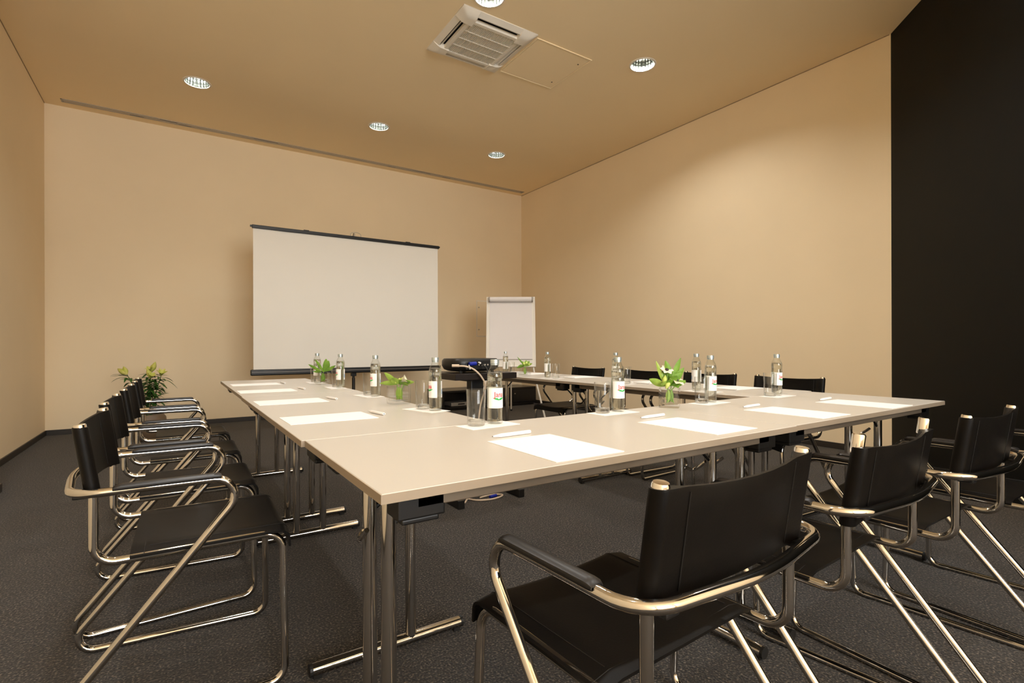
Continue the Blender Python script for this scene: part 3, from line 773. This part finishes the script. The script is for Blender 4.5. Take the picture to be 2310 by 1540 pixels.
# bottle xy, tumbler xy per seat
SET = {'L': [((.858, 3.850), (.862, 3.945)), ((.866, 3.262), (.868, 3.362)), ((.870, 2.605), (.862, 2.690)), ((.872, 1.878), (.852, 1.955))],
       'R': [((2.606, 1.452), (2.536, 1.448)), ((2.046, 1.448), (1.973, 1.442)), ((1.452, 1.444), (1.368, 1.442)), ((.888, 1.448), (.812, 1.440))],
       'F': [((2.555, 3.975), (2.560, 3.885)), ((2.545, 3.325), (2.565, 3.240)), ((2.57, 2.575), (2.585, 2.490)), ((2.50, 1.862), (2.505, 1.775))]}
FACE = {'L': PI, 'R': -PI / 2, 'F': 0.0}
for row, L in SET.items():
    for i, (b, g) in enumerate(L):
        mx, my = (b[0] + g[0]) / 2, (b[1] + g[1]) / 2
        a = math.atan2(g[1] - b[1], g[0] - b[0])
        if row == 'R': my = min(my, 1.427)
        if row == 'L': mx = min(mx, .848)
        if row == 'F': mx = max(mx, 2.476)
        o = obj('paper_coaster', mat_me[0], None, (mx, my, TH + .0002), a)
        tag(o, lab('small white paper mat under bottle', row, i), 'coaster', 'paper mats under the bottles')
        t = thing('water_bottle', lab('labelled clear glass water bottle', row, i), 'bottle', (b[0], b[1], TH + .0012), FACE[row] + random.uniform(-.08, .08), 'water bottles on the tables')
        for nm, me, ch in BP:
            p = obj(nm, me, t)
            for n2, m2 in ch: obj(n2, m2, p)
        t = thing('glass_tumbler', lab('empty clear glass tumbler', row, i), 'glass', (g[0], g[1], TH + .0012), 0, 'tumblers on the tables')
        for nm, me in GP: obj(nm, me, t)

# ------------------------------------------------------------------ flowers
def leaf_mb(m, base, d, ln, wd, droop=.3, up=Vector((0, 0, 1)), n=7, fold=.25, twist=0.0, face=None):
    d = Vector(d).normalized(); base = Vector(base)
    side = d.cross(face or up)
    if side.length < .05: side = d.cross(Vector((1, 0, 0)))
    side.normalize(); nr = side.cross(d).normalized()
    if twist: q = Quaternion(d, twist); side = q @ side; nr = q @ nr
    vs = []
    for i in range(n + 1):
        t = i / n; w_ = wd * (math.sin(PI * min(1, t * .93 + .05)) ** .8) * .5
        c = base + d * (ln * t) - up * (droop * ln * t * t)
        for s in (-1, -.5, 0, .5, 1): vs.append(c + side * (w_ * s) + nr * (abs(s) * w_ * fold))
    fs = [(i * 5 + k, i * 5 + k + 1, (i + 1) * 5 + k + 1, (i + 1) * 5 + k) for i in range(n) for k in range(4)]
    return m.add(vs, fs)
def bud_mb(m, base, d, ln, r):
    d = Vector(d).normalized(); prof = [(0, .25), (.12, .55), (.35, 1), (.6, .92), (.82, .55), (1, .05)]
    return m.tube([Vector(base) + d * (ln * t) for t, _ in prof], [max(.0004, r * k) for _, k in prof], 10)
def calla_mb(m, base, d, ln, r):
    """funnel flower with one flared lip"""
    d = Vector(d).normalized(); s = d.cross(Vector((0, 0, 1)))
    s = s.normalized() if s.length > .05 else Vector((1, 0, 0)); nn = s.cross(d)
    base = Vector(base)
    def fn(u, v):
        a = u * 2 * PI; rad = r * (.18 + .82 * v ** 1.6); lip = 1 + .55 * v ** 3 * max(0, math.cos(a)) ** 2
        return base + d * (ln * v * (1 + .25 * v * math.cos(a))) + (s * math.cos(a) * lip + nn * math.sin(a)) * rad
    return m.grid(fn, 16, 6)
def daisy_mb(m, base, d, r, n=6):
    d = Vector(d).normalized(); s = d.cross(Vector((.3, .2, 1))).normalized(); q = s.cross(d)
    for k in range(n):
        a = 2 * PI * k / n; dr = (s * math.cos(a) + q * math.sin(a)) * .95 + d * .25
        leaf_mb(m, base, dr, r, r * .75, .12, up=d, n=5, fold=.2)
    return m
VASES = [('AL', .843, 2.205, .12), ('BL', .855, 3.665, .1), ('CR', 1.735, 1.425, .62), ('DF', 2.535, 3.630, .2)]
VL = {'AL': ('lily-side row, farther from the screen', 'nearer the corner of the lily-side row'), 'BL': ('lily-side row, nearer the screen', 'nearer the screen in the lily-side row'),
      'CR': ('row facing the screen', 'in the row facing the screen'), 'DF': ('row along the long cream wall', 'in the row along the long cream wall')}
def vase_mesh(s, h_):
    ch = s * .16; o = [(-s + ch, -s), (s - ch, -s), (s, -s + ch), (s, s - ch), (s - ch, s), (-s + ch, s), (-s, s - ch), (-s, -s + ch)]
    k = (s - .0045) / s; inn = [(x * k, y * k) for x, y in o]; n = 8; m = MB()
    vs = [(x * .96, y * .96, 0) for x, y in o] + [(x, y, .006) for x, y in o] + [(x, y, h_) for x, y in o] + [(x, y, h_) for x, y in inn] + [(x * .94, y * .94, .014) for x, y in inn]
    fs = [tuple(range(n - 1, -1, -1)), tuple(4 * n + k for k in range(n))]
    for j in range(4): fs += [(j * n + k, j * n + (k + 1) % n, (j + 1) * n + (k + 1) % n, (j + 1) * n + k) for k in range(n)]
    return m.add(vs, fs).mesh('glass_cube', 'thin_glass')
VM = vase_mesh(.041, .080)
def water_block(s, z0, z1):
    return MB().box((-s, -s, z0), (s, s, z1)).mesh('water', 'thin_glass')
WM = water_block(.0345, .0145, .034)
cr = RT.copy(); cf = FW.copy()       # directions across and away, used only to aim sprigs as they lean in the photo
def sprig(name, label, cat, loc, stem_pts, leaves=(), buds=(), blooms=(), lm='leaf_green', group='cut flowers in the glass cubes'):
    t = thing(name, label, cat, loc, 0, group)
    part('stem', MB().tube(spline(stem_pts, 5), .0021, 7), 'stem_green', t, smooth=True)
    for lf in leaves:
        b = Vector(lf[0]); b.z = max(b.z, .0725); d = Vector(lf[1]); d.z = max(d.z, .12)
        part('leaf', leaf_mb(MB(), b, d, lf[2], lf[3] * 1.25, *lf[4:], face=cf + Vector((.25 * math.sin(b.x * 900 + d.x * 5), .25 * math.cos(b.y * 700 + d.z * 5), .35))), lm, t, smooth=True)
    p0 = Vector(stem_pts[0])
    part('leaf', leaf_mb(MB(), p0 * .6 + Vector((0, 0, .004)), (-p0.x * 4, -p0.y * 4, 1), .054, .020, .0, up=cf), lm, t, smooth=True)
    for b in buds: part('bud', bud_mb(MB(), *b), 'bud_green', t, smooth=True)
    for kind, *a in blooms:
        if kind == 'calla':
            o = part('blossom', calla_mb(MB(), *a), 'petal_white', t, smooth=True)
            d = Vector(a[1]).normalized(); part('spadix', bud_mb(MB(), Vector(a[0]) + d * a[2] * .15, d, a[2] * .6, .0025), 'bud_green', o, smooth=True)
        else:
            o = part('blossom', daisy_mb(MB(), *a), 'petal_white', t, smooth=True)
            d = Vector(a[1]).normalized(); part('flower_eye', bud_mb(MB(), Vector(a[0]) + d * .001, d, .009, .008), 'flower_eye', o, smooth=True)
    return t
def D(a, b, c_): return cr * a + cf * b + Vector((0, 0, c_))
for key, x, y, a in VASES:
    v = thing('glass_vase', 'square clear glass cube vase of cut flowers in the ' + VL[key][0], 'vase', (x, y, TH + .0002), a, 'glass cube vases on the tables')
    obj('glass_cube', VM, v); obj('water', WM, v)
    L0 = (x, y, TH + .0160); w_ = VL[key][1]
    if key == 'AL':
        sprig('calla_flower', 'cream calla bloom with green buds ' + w_, 'flower', L0, [(.004, .004, .002), (.003, 0, .04), D(.012, 0, .085), D(.018, 0, .100)],
              [(D(.004, 0, .06), D(.8, -.2, .45), .060, .022, .3), (D(.0, 0, .055), D(.5, -.6, .4), .045, .020, .3)], [], [('calla', D(.006, -.002, .082), D(.80, -.25, .42), .036, .020)])
        sprig('bud_sprig', 'green sprig with pale round buds ' + w_, 'flower', L0, [(-.006, .006, .002), (-.004, .004, .05), D(-.012, .0, .095)],
              [(D(-.006, 0, .05), D(-.75, .1, .55), .075, .022, -.1), (D(-.006, 0, .055), D(-1, .2, .12), .085, .020, .1), (D(0, 0, .05), D(-.3, -.5, .6), .06, .02, .2)],
              [(D(-.013, 0, .075), D(.1, 0, 1), .026, .009), (D(-.002, .004, .078), D(.35, 0, 1), .024, .0085), (D(.010, .006, .085), D(.6, .2, 1), .022, .008)], lm='leaf_light')
        sprig('leaf_sprig', 'short leafy green sprig ' + w_, 'flower', L0, [(.012, -.010, .002), (.012, -.008, .045), D(.026, 0, .075)],
              [(D(.018, 0, .055), D(.9, .1, .35), .055, .018, .2), (D(.012, 0, .05), D(.3, .4, .8), .05, .02, .2), (D(.016, 0, .05), D(.5, -.4, .2), .04, .024, .3), (D(.004, 0, .07), D(.15, -.3, .5), .04, .026, .3), (D(-.006, 0, .07), D(-.3, -.3, .5), .045, .026, .2)], lm='leaf_light')
    elif key == 'BL':
        sprig('leaf_sprig', 'spiky dark green leafy sprig ' + w_, 'flower', L0, [(-.012, -.01, .002), (-.004, -.004, .05), D(.024, 0, .115)],
              [(D(.010, 0, .07), D(.35, 0, .95), .085, .030, .05), (D(.004, 0, .06), D(.1, .2, 1), .095, .022, .05), (D(.012, 0, .075), D(.95, 0, .35), .080, .018, -.15), (D(0, 0, .06), D(-.55, 0, .85), .100, .018, .0), (D(.006, 0, .07), D(.5, -.1, .7), .075, .026, .05), (D(.012, 0, .08), D(.15, 0, 1), .080, .026, .0)])
        sprig('leaf_sprig', 'low drooping green leaf sprig ' + w_, 'flower', L0, [(.01, .006, .002), (0, 0, .05), D(-.02, 0, .07)],
              [(D(-.012, 0, .062), D(-.9, 0, .45), .100, .018, -.05), (D(-.01, 0, .06), D(-.8, .2, .1), .06, .02, .2), (D(0, 0, .05), D(.2, -.5, .3), .04, .02, .5)])
    elif key == 'CR':
        sprig('leaf_sprig', 'tall twisting green leaf sprig ' + w_, 'flower', L0, [(.014, -.01, .002), (.004, -.004, .05), D(.010, 0, .100), D(.014, 0, .130)],
              [(D(.012, 0, .10), D(-.35, 0, .95), .085, .022, .0), (D(.014, 0, .105), D(.45, 0, .9), .075, .022, -.25), (D(.008, 0, .075), D(.6, 0, .75), .085, .026, -.1), (D(0, 0, .06), D(.3, -.4, .8), .07, .026, .2), (D(.010, 0, .125), D(1, 0, .1), .055, .005, -.05), (D(-.004, 0, .07), D(-.15, .2, .9), .075, .026, .1), (D(.010, -.006, .075), D(.85, -.1, .35), .060, .022, .1), (D(.004, -.004, .07), D(-.1, -.4, .55), .05, .026, .2)])
        sprig('bud_sprig', 'green sprig with two pale yellow buds ' + w_, 'flower', L0, [(-.012, .004, .002), (-.008, .002, .05), D(-.024, -.004, .095)],
              [(D(-.020, 0, .055), D(-1, 0, .40), .070, .026, -.05), (D(-.016, 0, .05), D(-.3, -.5, .4), .05, .024, .2), (D(-.020, 0, .08), D(-.35, 0, .95), .105, .014, .0), (D(-.010, 0, .06), D(.1, .3, .9), .07, .022, .1)],
              [(D(-.025, -.006, .078), D(.15, 0, 1), .042, .0105), (D(-.018, -.010, .062), D(.45, 0, 1), .040, .0105)], lm='leaf_light')
        sprig('anemone_flower', 'white open anemone leaning over the rim ' + w_, 'flower', L0, [(.01, .01, .002), (.016, .004, .05), D(.030, 0, .080), D(.028, 0, .092)],
              [(D(.02, 0, .055), D(.9, 0, .25), .05, .02, -.2), (D(.012, -.004, .05), D(.1, -.6, .2), .05, .03, .4)], [], [('daisy', D(.030, -.002, .094), D(.25, -.45, .75), .037)])
        sprig('anemone_flower', 'white anemone standing high above the vase ' + w_, 'flower', L0, [(-.004, .008, .002), (-.006, .004, .06), D(-.010, 0, .125), D(-.012, 0, .138)],
              [(D(-.010, 0, .10), D(-.2, .2, .9), .05, .016, .1)], [], [('daisy', D(-.012, 0, .139), D(.1, -.55, .7), .030)])
    else:
        sprig('bud_sprig', 'bushy green sprig with pale buds ' + w_, 'flower', L0, [(-.006, .004, .002), (0, .002, .05), D(.012, 0, .095)],
              [(D(.006, 0, .06), D(.5, 0, .8), .06, .022, .1), (D(.01, 0, .07), D(.9, .1, .5), .06, .020, .1), (D(0, 0, .05), D(-.2, -.6, -.3), .055, .022, .2), (D(.004, 0, .065), D(.1, .3, 1), .06, .022, .1), (D(0, 0, .06), D(.5, -.5, .4), .05, .024, .2), (D(0, 0, .07), D(-.4, .1, .7), .055, .022, .1), (D(.004, 0, .075), D(.25, -.1, .8), .05, .024, .1)],
              [(D(.008, -.006, .085), D(.3, 0, 1), .030, .010), (D(-.008, -.006, .080), D(-.1, 0, 1), .030, .010), (D(.022, 0, .075), D(.7, 0, .8), .028, .009)], lm='leaf_light')
        sprig('leaf_sprig', 'long dark blade of leaf crossing the posy ' + w_, 'flower', L0, [(.01, .006, .002), (0, 0, .04), D(-.012, 0, .075)],
              [(D(-.002, -.01, .045), D(-.65, 0, .8), .105, .010, .0), (D(-.012, 0, .06), D(-1, 0, .05), .06, .026, .35)])

def potted_lily():
    t = thing('potted_lily', 'tall yellow-green flowering lily in a rounded brown pot by the wall', 'plant', (-.245, 6.80, 0))
    part('pot', MB().lathe([(0, 0), (.105, 0), (.120, .012), (.158, .10), (.172, .19), (.165, .25), (.140, .285), (.132, .285), (.130, .25), (0, .245)], 36), 'pot_clay', t, smooth=True)
    part('soil', MB().lathe([(.134, .250), (.10, .258), (0, .262)], 24), 'soil', t, smooth=True)
    rnd = random.Random(11)
    tips = []
    for k, (a, lean, hh) in enumerate([(-2.6, .15, .70), (-.6, .10, .66), (.5, .13, .68), (2.0, .06, .72), (-1.6, .07, .64)]):
        o = Vector((.03 * math.cos(a), .03 * math.sin(a), .25)); e = cr * (lean * (-1, .6, 1.1, .1, -.3)[k]) + cf * (.05 * (k - 2)) + Vector((0, 0, hh + .02))
        mid = o.lerp(e, .5) + Vector((0, 0, .04)); pts = spline([o, mid, e], 8)
        st = part('stem', MB().tube(pts, [.006 - .003 * i / len(pts) for i in range(len(pts))], 7), 'leaf_dark', t, smooth=True); tips.append(e)
        for i in range(3, len(pts) - 1):
            for q in range(3):
                an = rnd.uniform(0, 2 * PI); dr = cr * math.cos(an) + cf * math.sin(an) + Vector((0, 0, rnd.uniform(.1, .6)))
                part('leaf', leaf_mb(MB(), pts[i], dr, rnd.uniform(.11, .19), rnd.uniform(.024, .036), rnd.uniform(.2, .8), n=6), 'leaf_dark', st, smooth=True)
    for e, d, ln, r in [(tips[0], D(-.9, 0, .55), .12, .028), (tips[0], D(-.35, .1, .6), .10, .024), (tips[1], D(-.3, 0, 1), .11, .022), (tips[3], D(.35, 0, .9), .12, .026)]:
        part('bud', bud_mb(MB(), e, d, ln, r), 'petal_lily', t, smooth=True)
    for e, d, r in [(tips[2], D(.35, -.3, .7), .11), (tips[3], D(-.1, -.4, .8), .10), (tips[1], D(.5, -.2, .7), .09)]:
        m = MB(); d = Vector(d).normalized(); s = d.cross(Vector((0, 1, .3))).normalized(); q = s.cross(d)
        for k in range(6):
            an = 2 * PI * k / 6; leaf_mb(m, e, d * 1.0 + (s * math.cos(an) + q * math.sin(an)) * .55, r, .034, .25, up=d, n=6, fold=.3)
        part('blossom', m, 'petal_lily', t, smooth=True)
potted_lily()

# ------------------------------------------------------------------ projection screen on a tripod
def projection_screen():
    y = 6.40; x0, x1, z0, z1 = .738, 3.012, .752, 2.352; cx = (x0 + x1) / 2
    t = thing('projection_screen', 'large white pull-up projection screen on a black tripod', 'screen', (cx, y, 0))
    hx = (x1 - x0) / 2
    def wave(u, v): return .012 * math.exp(-((u - .16 + .10 * v) / .09) ** 2) * (1 - v) ** .6 - .006 * math.exp(-((u - .27 + .12 * v) / .06) ** 2)
    m = MB(); n1, n2 = 48, 20; vs = []
    for off in (0, .0012):
        for j in range(n2 + 1):
            for i in range(n1 + 1):
                u, v = i / n1, j / n2; vs.append((-hx + 2 * hx * u, off - wave(u, v), z0 + (z1 - z0) * v))
    W1 = n1 + 1; K = W1 * (n2 + 1); fs = []
    for j in range(n2):
        for i in range(n1):
            a = j * W1 + i; fs += [(a, a + 1, a + W1 + 1, a + W1), (K + a, K + a + W1, K + a + W1 + 1, K + a + 1)]
    for i in range(n1): fs += [(i, K + i, K + i + 1, i + 1), (n2 * W1 + i, n2 * W1 + i + 1, K + n2 * W1 + i + 1, K + n2 * W1 + i)]
    for j in range(n2): fs += [(j * W1, (j + 1) * W1, K + (j + 1) * W1, K + j * W1), (j * W1 + n1, K + j * W1 + n1, K + (j + 1) * W1 + n1, (j + 1) * W1 + n1)]
    part('screen_surface', m.add(vs, fs), 'screen_fabric', t, smooth=True)
    tb = part('top_bar', MB().box((-hx - .012, -.016, z1 - .004), (hx + .016, .016, z1 + .036)), 'black_metal', t, bevel=.006)
    part('bar_end', MB().box((-hx - .030, -.012, z1 + .010), (-hx - .012, .012, z1 + .030)), 'black_metal', tb)
    part('bar_end', MB().box((hx + .016, -.012, z1 + .010), (hx + .028, .012, z1 + .030)), 'black_metal', tb)
    for x in (-hx * .5, hx * .62): part('bar_stud', MB().box((x - .03, -.010, z1 + .036), (x + .03, .010, z1 + .044)), 'black_metal', tb)
    case = part('roller_case', MB().box((-hx - .030, -.034, z0 - .066), (hx + .030, .034, z0 + .002)), 'black_metal', t, bevel=.014, bseg=3)
    part('case_stripe', MB().box((-hx - .02, -.0355, z0 - .030), (hx + .02, -.0335, z0 - .026)), 'grey_plastic', case)
    part('post', MB().tube([(0, .055, .30), (0, .055, z1 + .05)], .016, 14), 'black_metal', t, smooth=True)
    part('post_sleeve', MB().tube([(0, .055, .26), (0, .055, .62)], .020, 14), 'black_metal', t, smooth=True)
    part('hook', MB().tube(spline([(0, .055, z1 + .045), (0, .04, z1 + .075), (0, .0, z1 + .066), (0, 0, z1 + .034)], 5), .007, 8), 'slot_metal', t, smooth=True)
    part('carry_handle', MB().tube(spline([(-.045, 0, z1 + .034), (-.042, 0, z1 + .070), (.02, 0, z1 + .085), (.075, 0, z1 + .070), (.08, 0, z1 + .034)], 5), .003, 6), 'slot_metal', t, smooth=True)
    part('bracket', MB().box((-.03, .03, z0 - .11), (.03, .085, z0 - .05)), 'black_metal', t, bevel=.004)
    for k in range(3):
        a = PI / 2 + k * 2 * PI / 3 + PI / 3
        lg = part('tripod_leg', MB().tube([(.018 * math.cos(a), .055 + .018 * math.sin(a), .40), (.55 * math.cos(a), .055 + .55 * math.sin(a), .016)], .0125, 10), 'black_metal', t, smooth=True)
        part('rubber_foot', MB().lathe([(0, 0), (.016, 0), (.018, .02), (.014, .035), (0, .035)], 10, (.55 * math.cos(a), .055 + .55 * math.sin(a), 0)), 'black_cap', lg)
projection_screen()

# ------------------------------------------------------------------ flip chart
def flip_chart():
    c = FW * 7.1 + RT * (-.016); c.z = 0
    t = thing('flip_chart', 'white flip chart easel with a blank paper pad and rolled top sheet', 'flip chart', c, math.atan2(RT.y, RT.x))
    # local: x across, y away from the viewer's side, z up; board leans back
    lean = math.radians(14.5); z0, Hh, hw = .722, 1.03, .347
    def B(u, v, n): return Vector((u, v * math.sin(lean) - n * math.cos(lean), z0 + v * math.cos(lean) + n * math.sin(lean) * 0 + n * math.sin(lean)))
    def slab(u0, u1, v0, v1, n0, n1):
        P = [B(u, v, n) for n in (n0, n1) for u, v in ((u0, v0), (u1, v0), (u1, v1), (u0, v1))]
        return MB().add(P, [(0, 3, 2, 1), (4, 5, 6, 7), (0, 1, 5, 4), (1, 2, 6, 5), (2, 3, 7, 6), (3, 0, 4, 7)])
    part('board', slab(-hw + .012, hw - .012, .008, Hh - .008, 0, .012), 'flip_frame', t)
    for u0, u1, v0, v1 in ((-hw, -hw + .018, 0, Hh), (hw - .018, hw, 0, Hh), (-hw + .018, hw - .018, 0, .018), (-hw + .018, hw - .018, Hh - .018, Hh)):
        part('frame_strip', slab(u0, u1, v0, v1, -.004, .020), 'flip_frame', t, bevel=.004)
    pad = part('paper_pad', slab(-.300, .300, .110, Hh - .06, .013, .020), 'flip_paper', t)
    part('pad_edge', slab(-.300, .300, .104, .110, .013, .024), 'grey_plastic', pad)
    part('pad_clamp', slab(-.318, .318, Hh - .085, Hh - .020, .013, .030), 'grey_plastic', t, bevel=.004)
    q = [B(-.296, Hh - .050, .046), B(.296, Hh - .050, .046)]
    part('rolled_sheet', MB().tube(q, .036, 20), 'flip_paper', t, smooth=True)
    for s in (-1, 1):
        part('clamp_end', MB().tube([B(s * .297, Hh - .050, .044), B(s * .316, Hh - .050, .044)], .038, 16), 'grey_plastic', t, smooth=True)
        part('leg', MB().tube([B(s * .30, .10, -.012), (s * .330, -.02, .60), (s * .470, -.12, .016)], .0125, 12), 'flip_frame', t, smooth=True)
        part('rubber_foot', MB().lathe([(0, 0), (.016, 0), (.017, .03), (0, .03)], 10, (s * .470, -.12, 0)), 'black_cap', t)
        part('joint', MB().tube([(s * .330 - .018, -.02, .60), (s * .330 + .018, -.02, .60)], .020, 12), 'black_plastic', t, smooth=True)
    part('rear_leg', MB().tube([B(0, Hh * .75, -.015), (0, .95, .016)], .0125, 12), 'flip_frame', t, smooth=True)
    part('rear_foot', MB().lathe([(0, 0), (.016, 0), (.017, .03), (0, .03)], 10, (0, .95, 0)), 'black_cap', t)
flip_chart()

# ------------------------------------------------------------------ projector on its stand
def projector_stand():
    t = thing('projector_stand', 'dark wood topped projector stand with a single column and two feet', 'stand', (1.70, 3.045, 0))
    part('top_slab', MB().prism([(-.245, -.205), (.215, -.205), (.215, .215), (-.19, .215), (-.245, .16)], .792, .832), 'dark_veneer', t, bevel=.002, bseg=1)
    part('column', MB().box((-.062, -.075, .035), (.032, -.010, .792)), 'black_metal', t, bevel=.006)
    part('column_plate', MB().box((-.13, -.14, .780), (.11, .06, .792)), 'black_metal', t)
    part('cross_bar', MB().box((-.205, -.075, .012), (.205, -.025, .048)), 'black_metal', t, bevel=.003)
    for s in (-1, 1):
        x = s * .225
        part('foot', MB().box((x - .022, -.245, 0), (x + .022, .30, .052)), 'black_metal', t, bevel=.003)
    part('cable_box', MB().box((-.075, -.098, .60), (.02, -.075, .70)), 'black_plastic', t, bevel=.004)
projector_stand()
def projector():
    t = thing('projector', 'black data projector with a blue plug in its connector panel', 'projector', (1.672, 3.045, .8325))
    hx, hy, hz = .172, .135, .092
    body = MB(); prof = [(.80, .010), (.93, .020), (1.0, .045), (1.0, .072), (.985, .082), (.93, hz)]
    vs = []; N = 28
    def sq(a, r):
        c, s = math.cos(a), math.sin(a); k = (abs(c) ** 5 + abs(s) ** 5) ** (-1 / 5); return (hx * r * c * k, hy * r * s * k)
    for r, z in prof:
        for k in range(N):
            x, y = sq(2 * PI * k / N, r); vs.append((x, y, z))
    fs = [(j * N + k, j * N + (k + 1) % N, (j + 1) * N + (k + 1) % N, (j + 1) * N + k) for j in range(len(prof) - 1) for k in range(N)] + [tuple(range(N)), tuple((len(prof) - 1) * N + k for k in range(N))]
    part('body', body.add(vs, fs), 'black_plastic', t, smooth=True)
    part('connector_panel', MB().box((-.105, -hy - .002, .022), (.120, -hy + .012, .070)), 'black_metal', t, bevel=.003)
    part('lens', MB().tube([(.06, hy - .02, .05), (.06, hy + .025, .05)], .032, 20), 'black_metal', t, smooth=True)
    for x in (-.01, .012, .034, .056): part('port', MB().tube([(x, -hy - .006, .052), (x, -hy, .052)], .0055, 10), 'slot_metal', t, smooth=True)
    for x, y in ((-.12, -.09), (.12, -.09), (0, .09)): part('foot', MB().lathe([(0, 0), (.010, 0), (.010, .014), (0, .014)], 10, (x, y, 0)), 'black_cap', t)
    part('plug', MB().tube([(-.095, -hy - .026, .060), (-.045, -hy - .026, .062)], .0125, 10), 'connector_blue', t, smooth=True, )
    part('cooling_slot', MB().box((.128, -.08, .030), (hx + .0, .06, .034)).box((.128, -.08, .044), (hx + .0, .06, .048)), 'black_metal', t)
projector()
def cable(label, pts, r, m, extra=()):
    t = thing('cable', label, 'cable')
    part('cord', MB().tube(spline(pts, 8), r, 8), m, t, smooth=True)
    for nm, a, b, rr, mm in extra: part(nm, MB().tube([a, b], rr, 10), mm, t, smooth=True)
cable('beige cable with loose plug looping from the projector down its stand', [(1.475, 2.872, .882), (1.520, 2.830, .880), (1.575, 2.815, .858), (1.630, 2.812, .805), (1.662, 2.826, .740), (1.668, 2.900, .62), (1.655, 2.925, .40), (1.625, 2.92, .12), (1.560, 2.905, .008), (1.53, 2.90, .007)], .0055, 'cable_beige',
      [('loose_plug', (1.455, 2.885, .884), (1.490, 2.857, .884), .009, 'cable_beige'), ('cable_tie', (1.545, 2.815, .862), (1.535, 2.812, .888), .004, 'connector_white')])
cable('black cable hanging from the projector connector panel', [(1.665, 2.896, .886), (1.668, 2.86, .884), (1.680, 2.828, .850), (1.690, 2.826, .780), (1.700, 2.85, .70), (1.716, 2.952, .55), (1.716, 2.955, .30), (1.716, 2.958, .07)], .0042, 'cable_black',
      [('white_plug', (1.652, 2.894, .900), (1.652, 2.872, .898), .006, 'connector_white')])
cable('coiled beige cable with a blue connector lying on the carpet', [(1.60, 2.945, .008), (1.64, 2.888, .007), (1.72, 2.858, .007), (1.80, 2.872, .007), (1.838, 2.905, .007), (1.80, 2.938, .007), (1.73, 2.940, .007), (1.68, 2.930, .007)], .0055, 'cable_beige',
      [('blue_connector', (1.735, 2.895, .011), (1.79, 2.905, .011), .0105, 'connector_blue')])

# ------------------------------------------------------------------ low black media bench by the back wall
def bench():
    x0, x1, y0, y1, hh = 3.48, 5.27, 7.22, 7.80, .315
    t = thing('media_bench', 'long low black lacquered bench against the wall behind the flip chart', 'bench', ((x0 + x1) / 2, (y0 + y1) / 2, 0))
    hx, hy = (x1 - x0) / 2, (y1 - y0) / 2
    part('top_board', MB().box((-hx, -hy, hh - .03), (hx, hy, hh)), 'bench_lacquer', t, bevel=.002, bseg=1)
    part('base_board', MB().box((-hx, -hy, .03), (hx, hy, .055)), 'bench_lacquer', t)
    part('plinth', MB().box((-hx + .03, -hy + .03, 0), (hx - .03, hy - .02, .03)), 'bench_lacquer', t)
    part('back_board', MB().box((-hx + .02, hy - .015, .055), (hx - .02, hy - .003, hh - .03)), 'bench_lacquer', t)
    for x in (-hx, -hx + .80, hx - .025): part('upright', MB().box((x, -hy, .055), (x + .025, hy - .015, hh - .03)), 'bench_lacquer', t)
    for k in range(2):
        a = -hx + .83 + k * .475; d_ = part('door', MB().box((a, -hy - .002, .06), (a + .468, -hy + .016, hh - .034)), 'bench_lacquer', t, bevel=.002, bseg=1)
        part('knob', MB().lathe([(0, 0), (.008, 0), (.010, .012), (0, .016)], 10), 'slot_metal', d_).matrix_local = Matrix.Translation((a + (.43 if k == 0 else .04), -hy - .002, .21)) @ Matrix.Rotation(PI / 2, 4, 'X')
    p = thing('media_player', 'flat silver media player on the open shelf of the black bench', 'media player', (x0 + .36, y0 + .22, .0555))
    part('case', MB().box((-.18, -.15, .006), (.18, .15, .06)), 'silver_plastic', p, bevel=.004)
    part('display', MB().box((-.06, -.152, .024), (.06, -.149, .044)), 'black_plastic', p)
    for x in (-.14, .14):
        part('foot', MB().lathe([(0, 0), (.012, 0), (.012, .006), (0, .006)], 10, (x, -.10, 0)).lathe([(0, 0), (.012, 0), (.012, .006), (0, .006)], 10, (x, .10, 0)), 'black_cap', p)
bench()
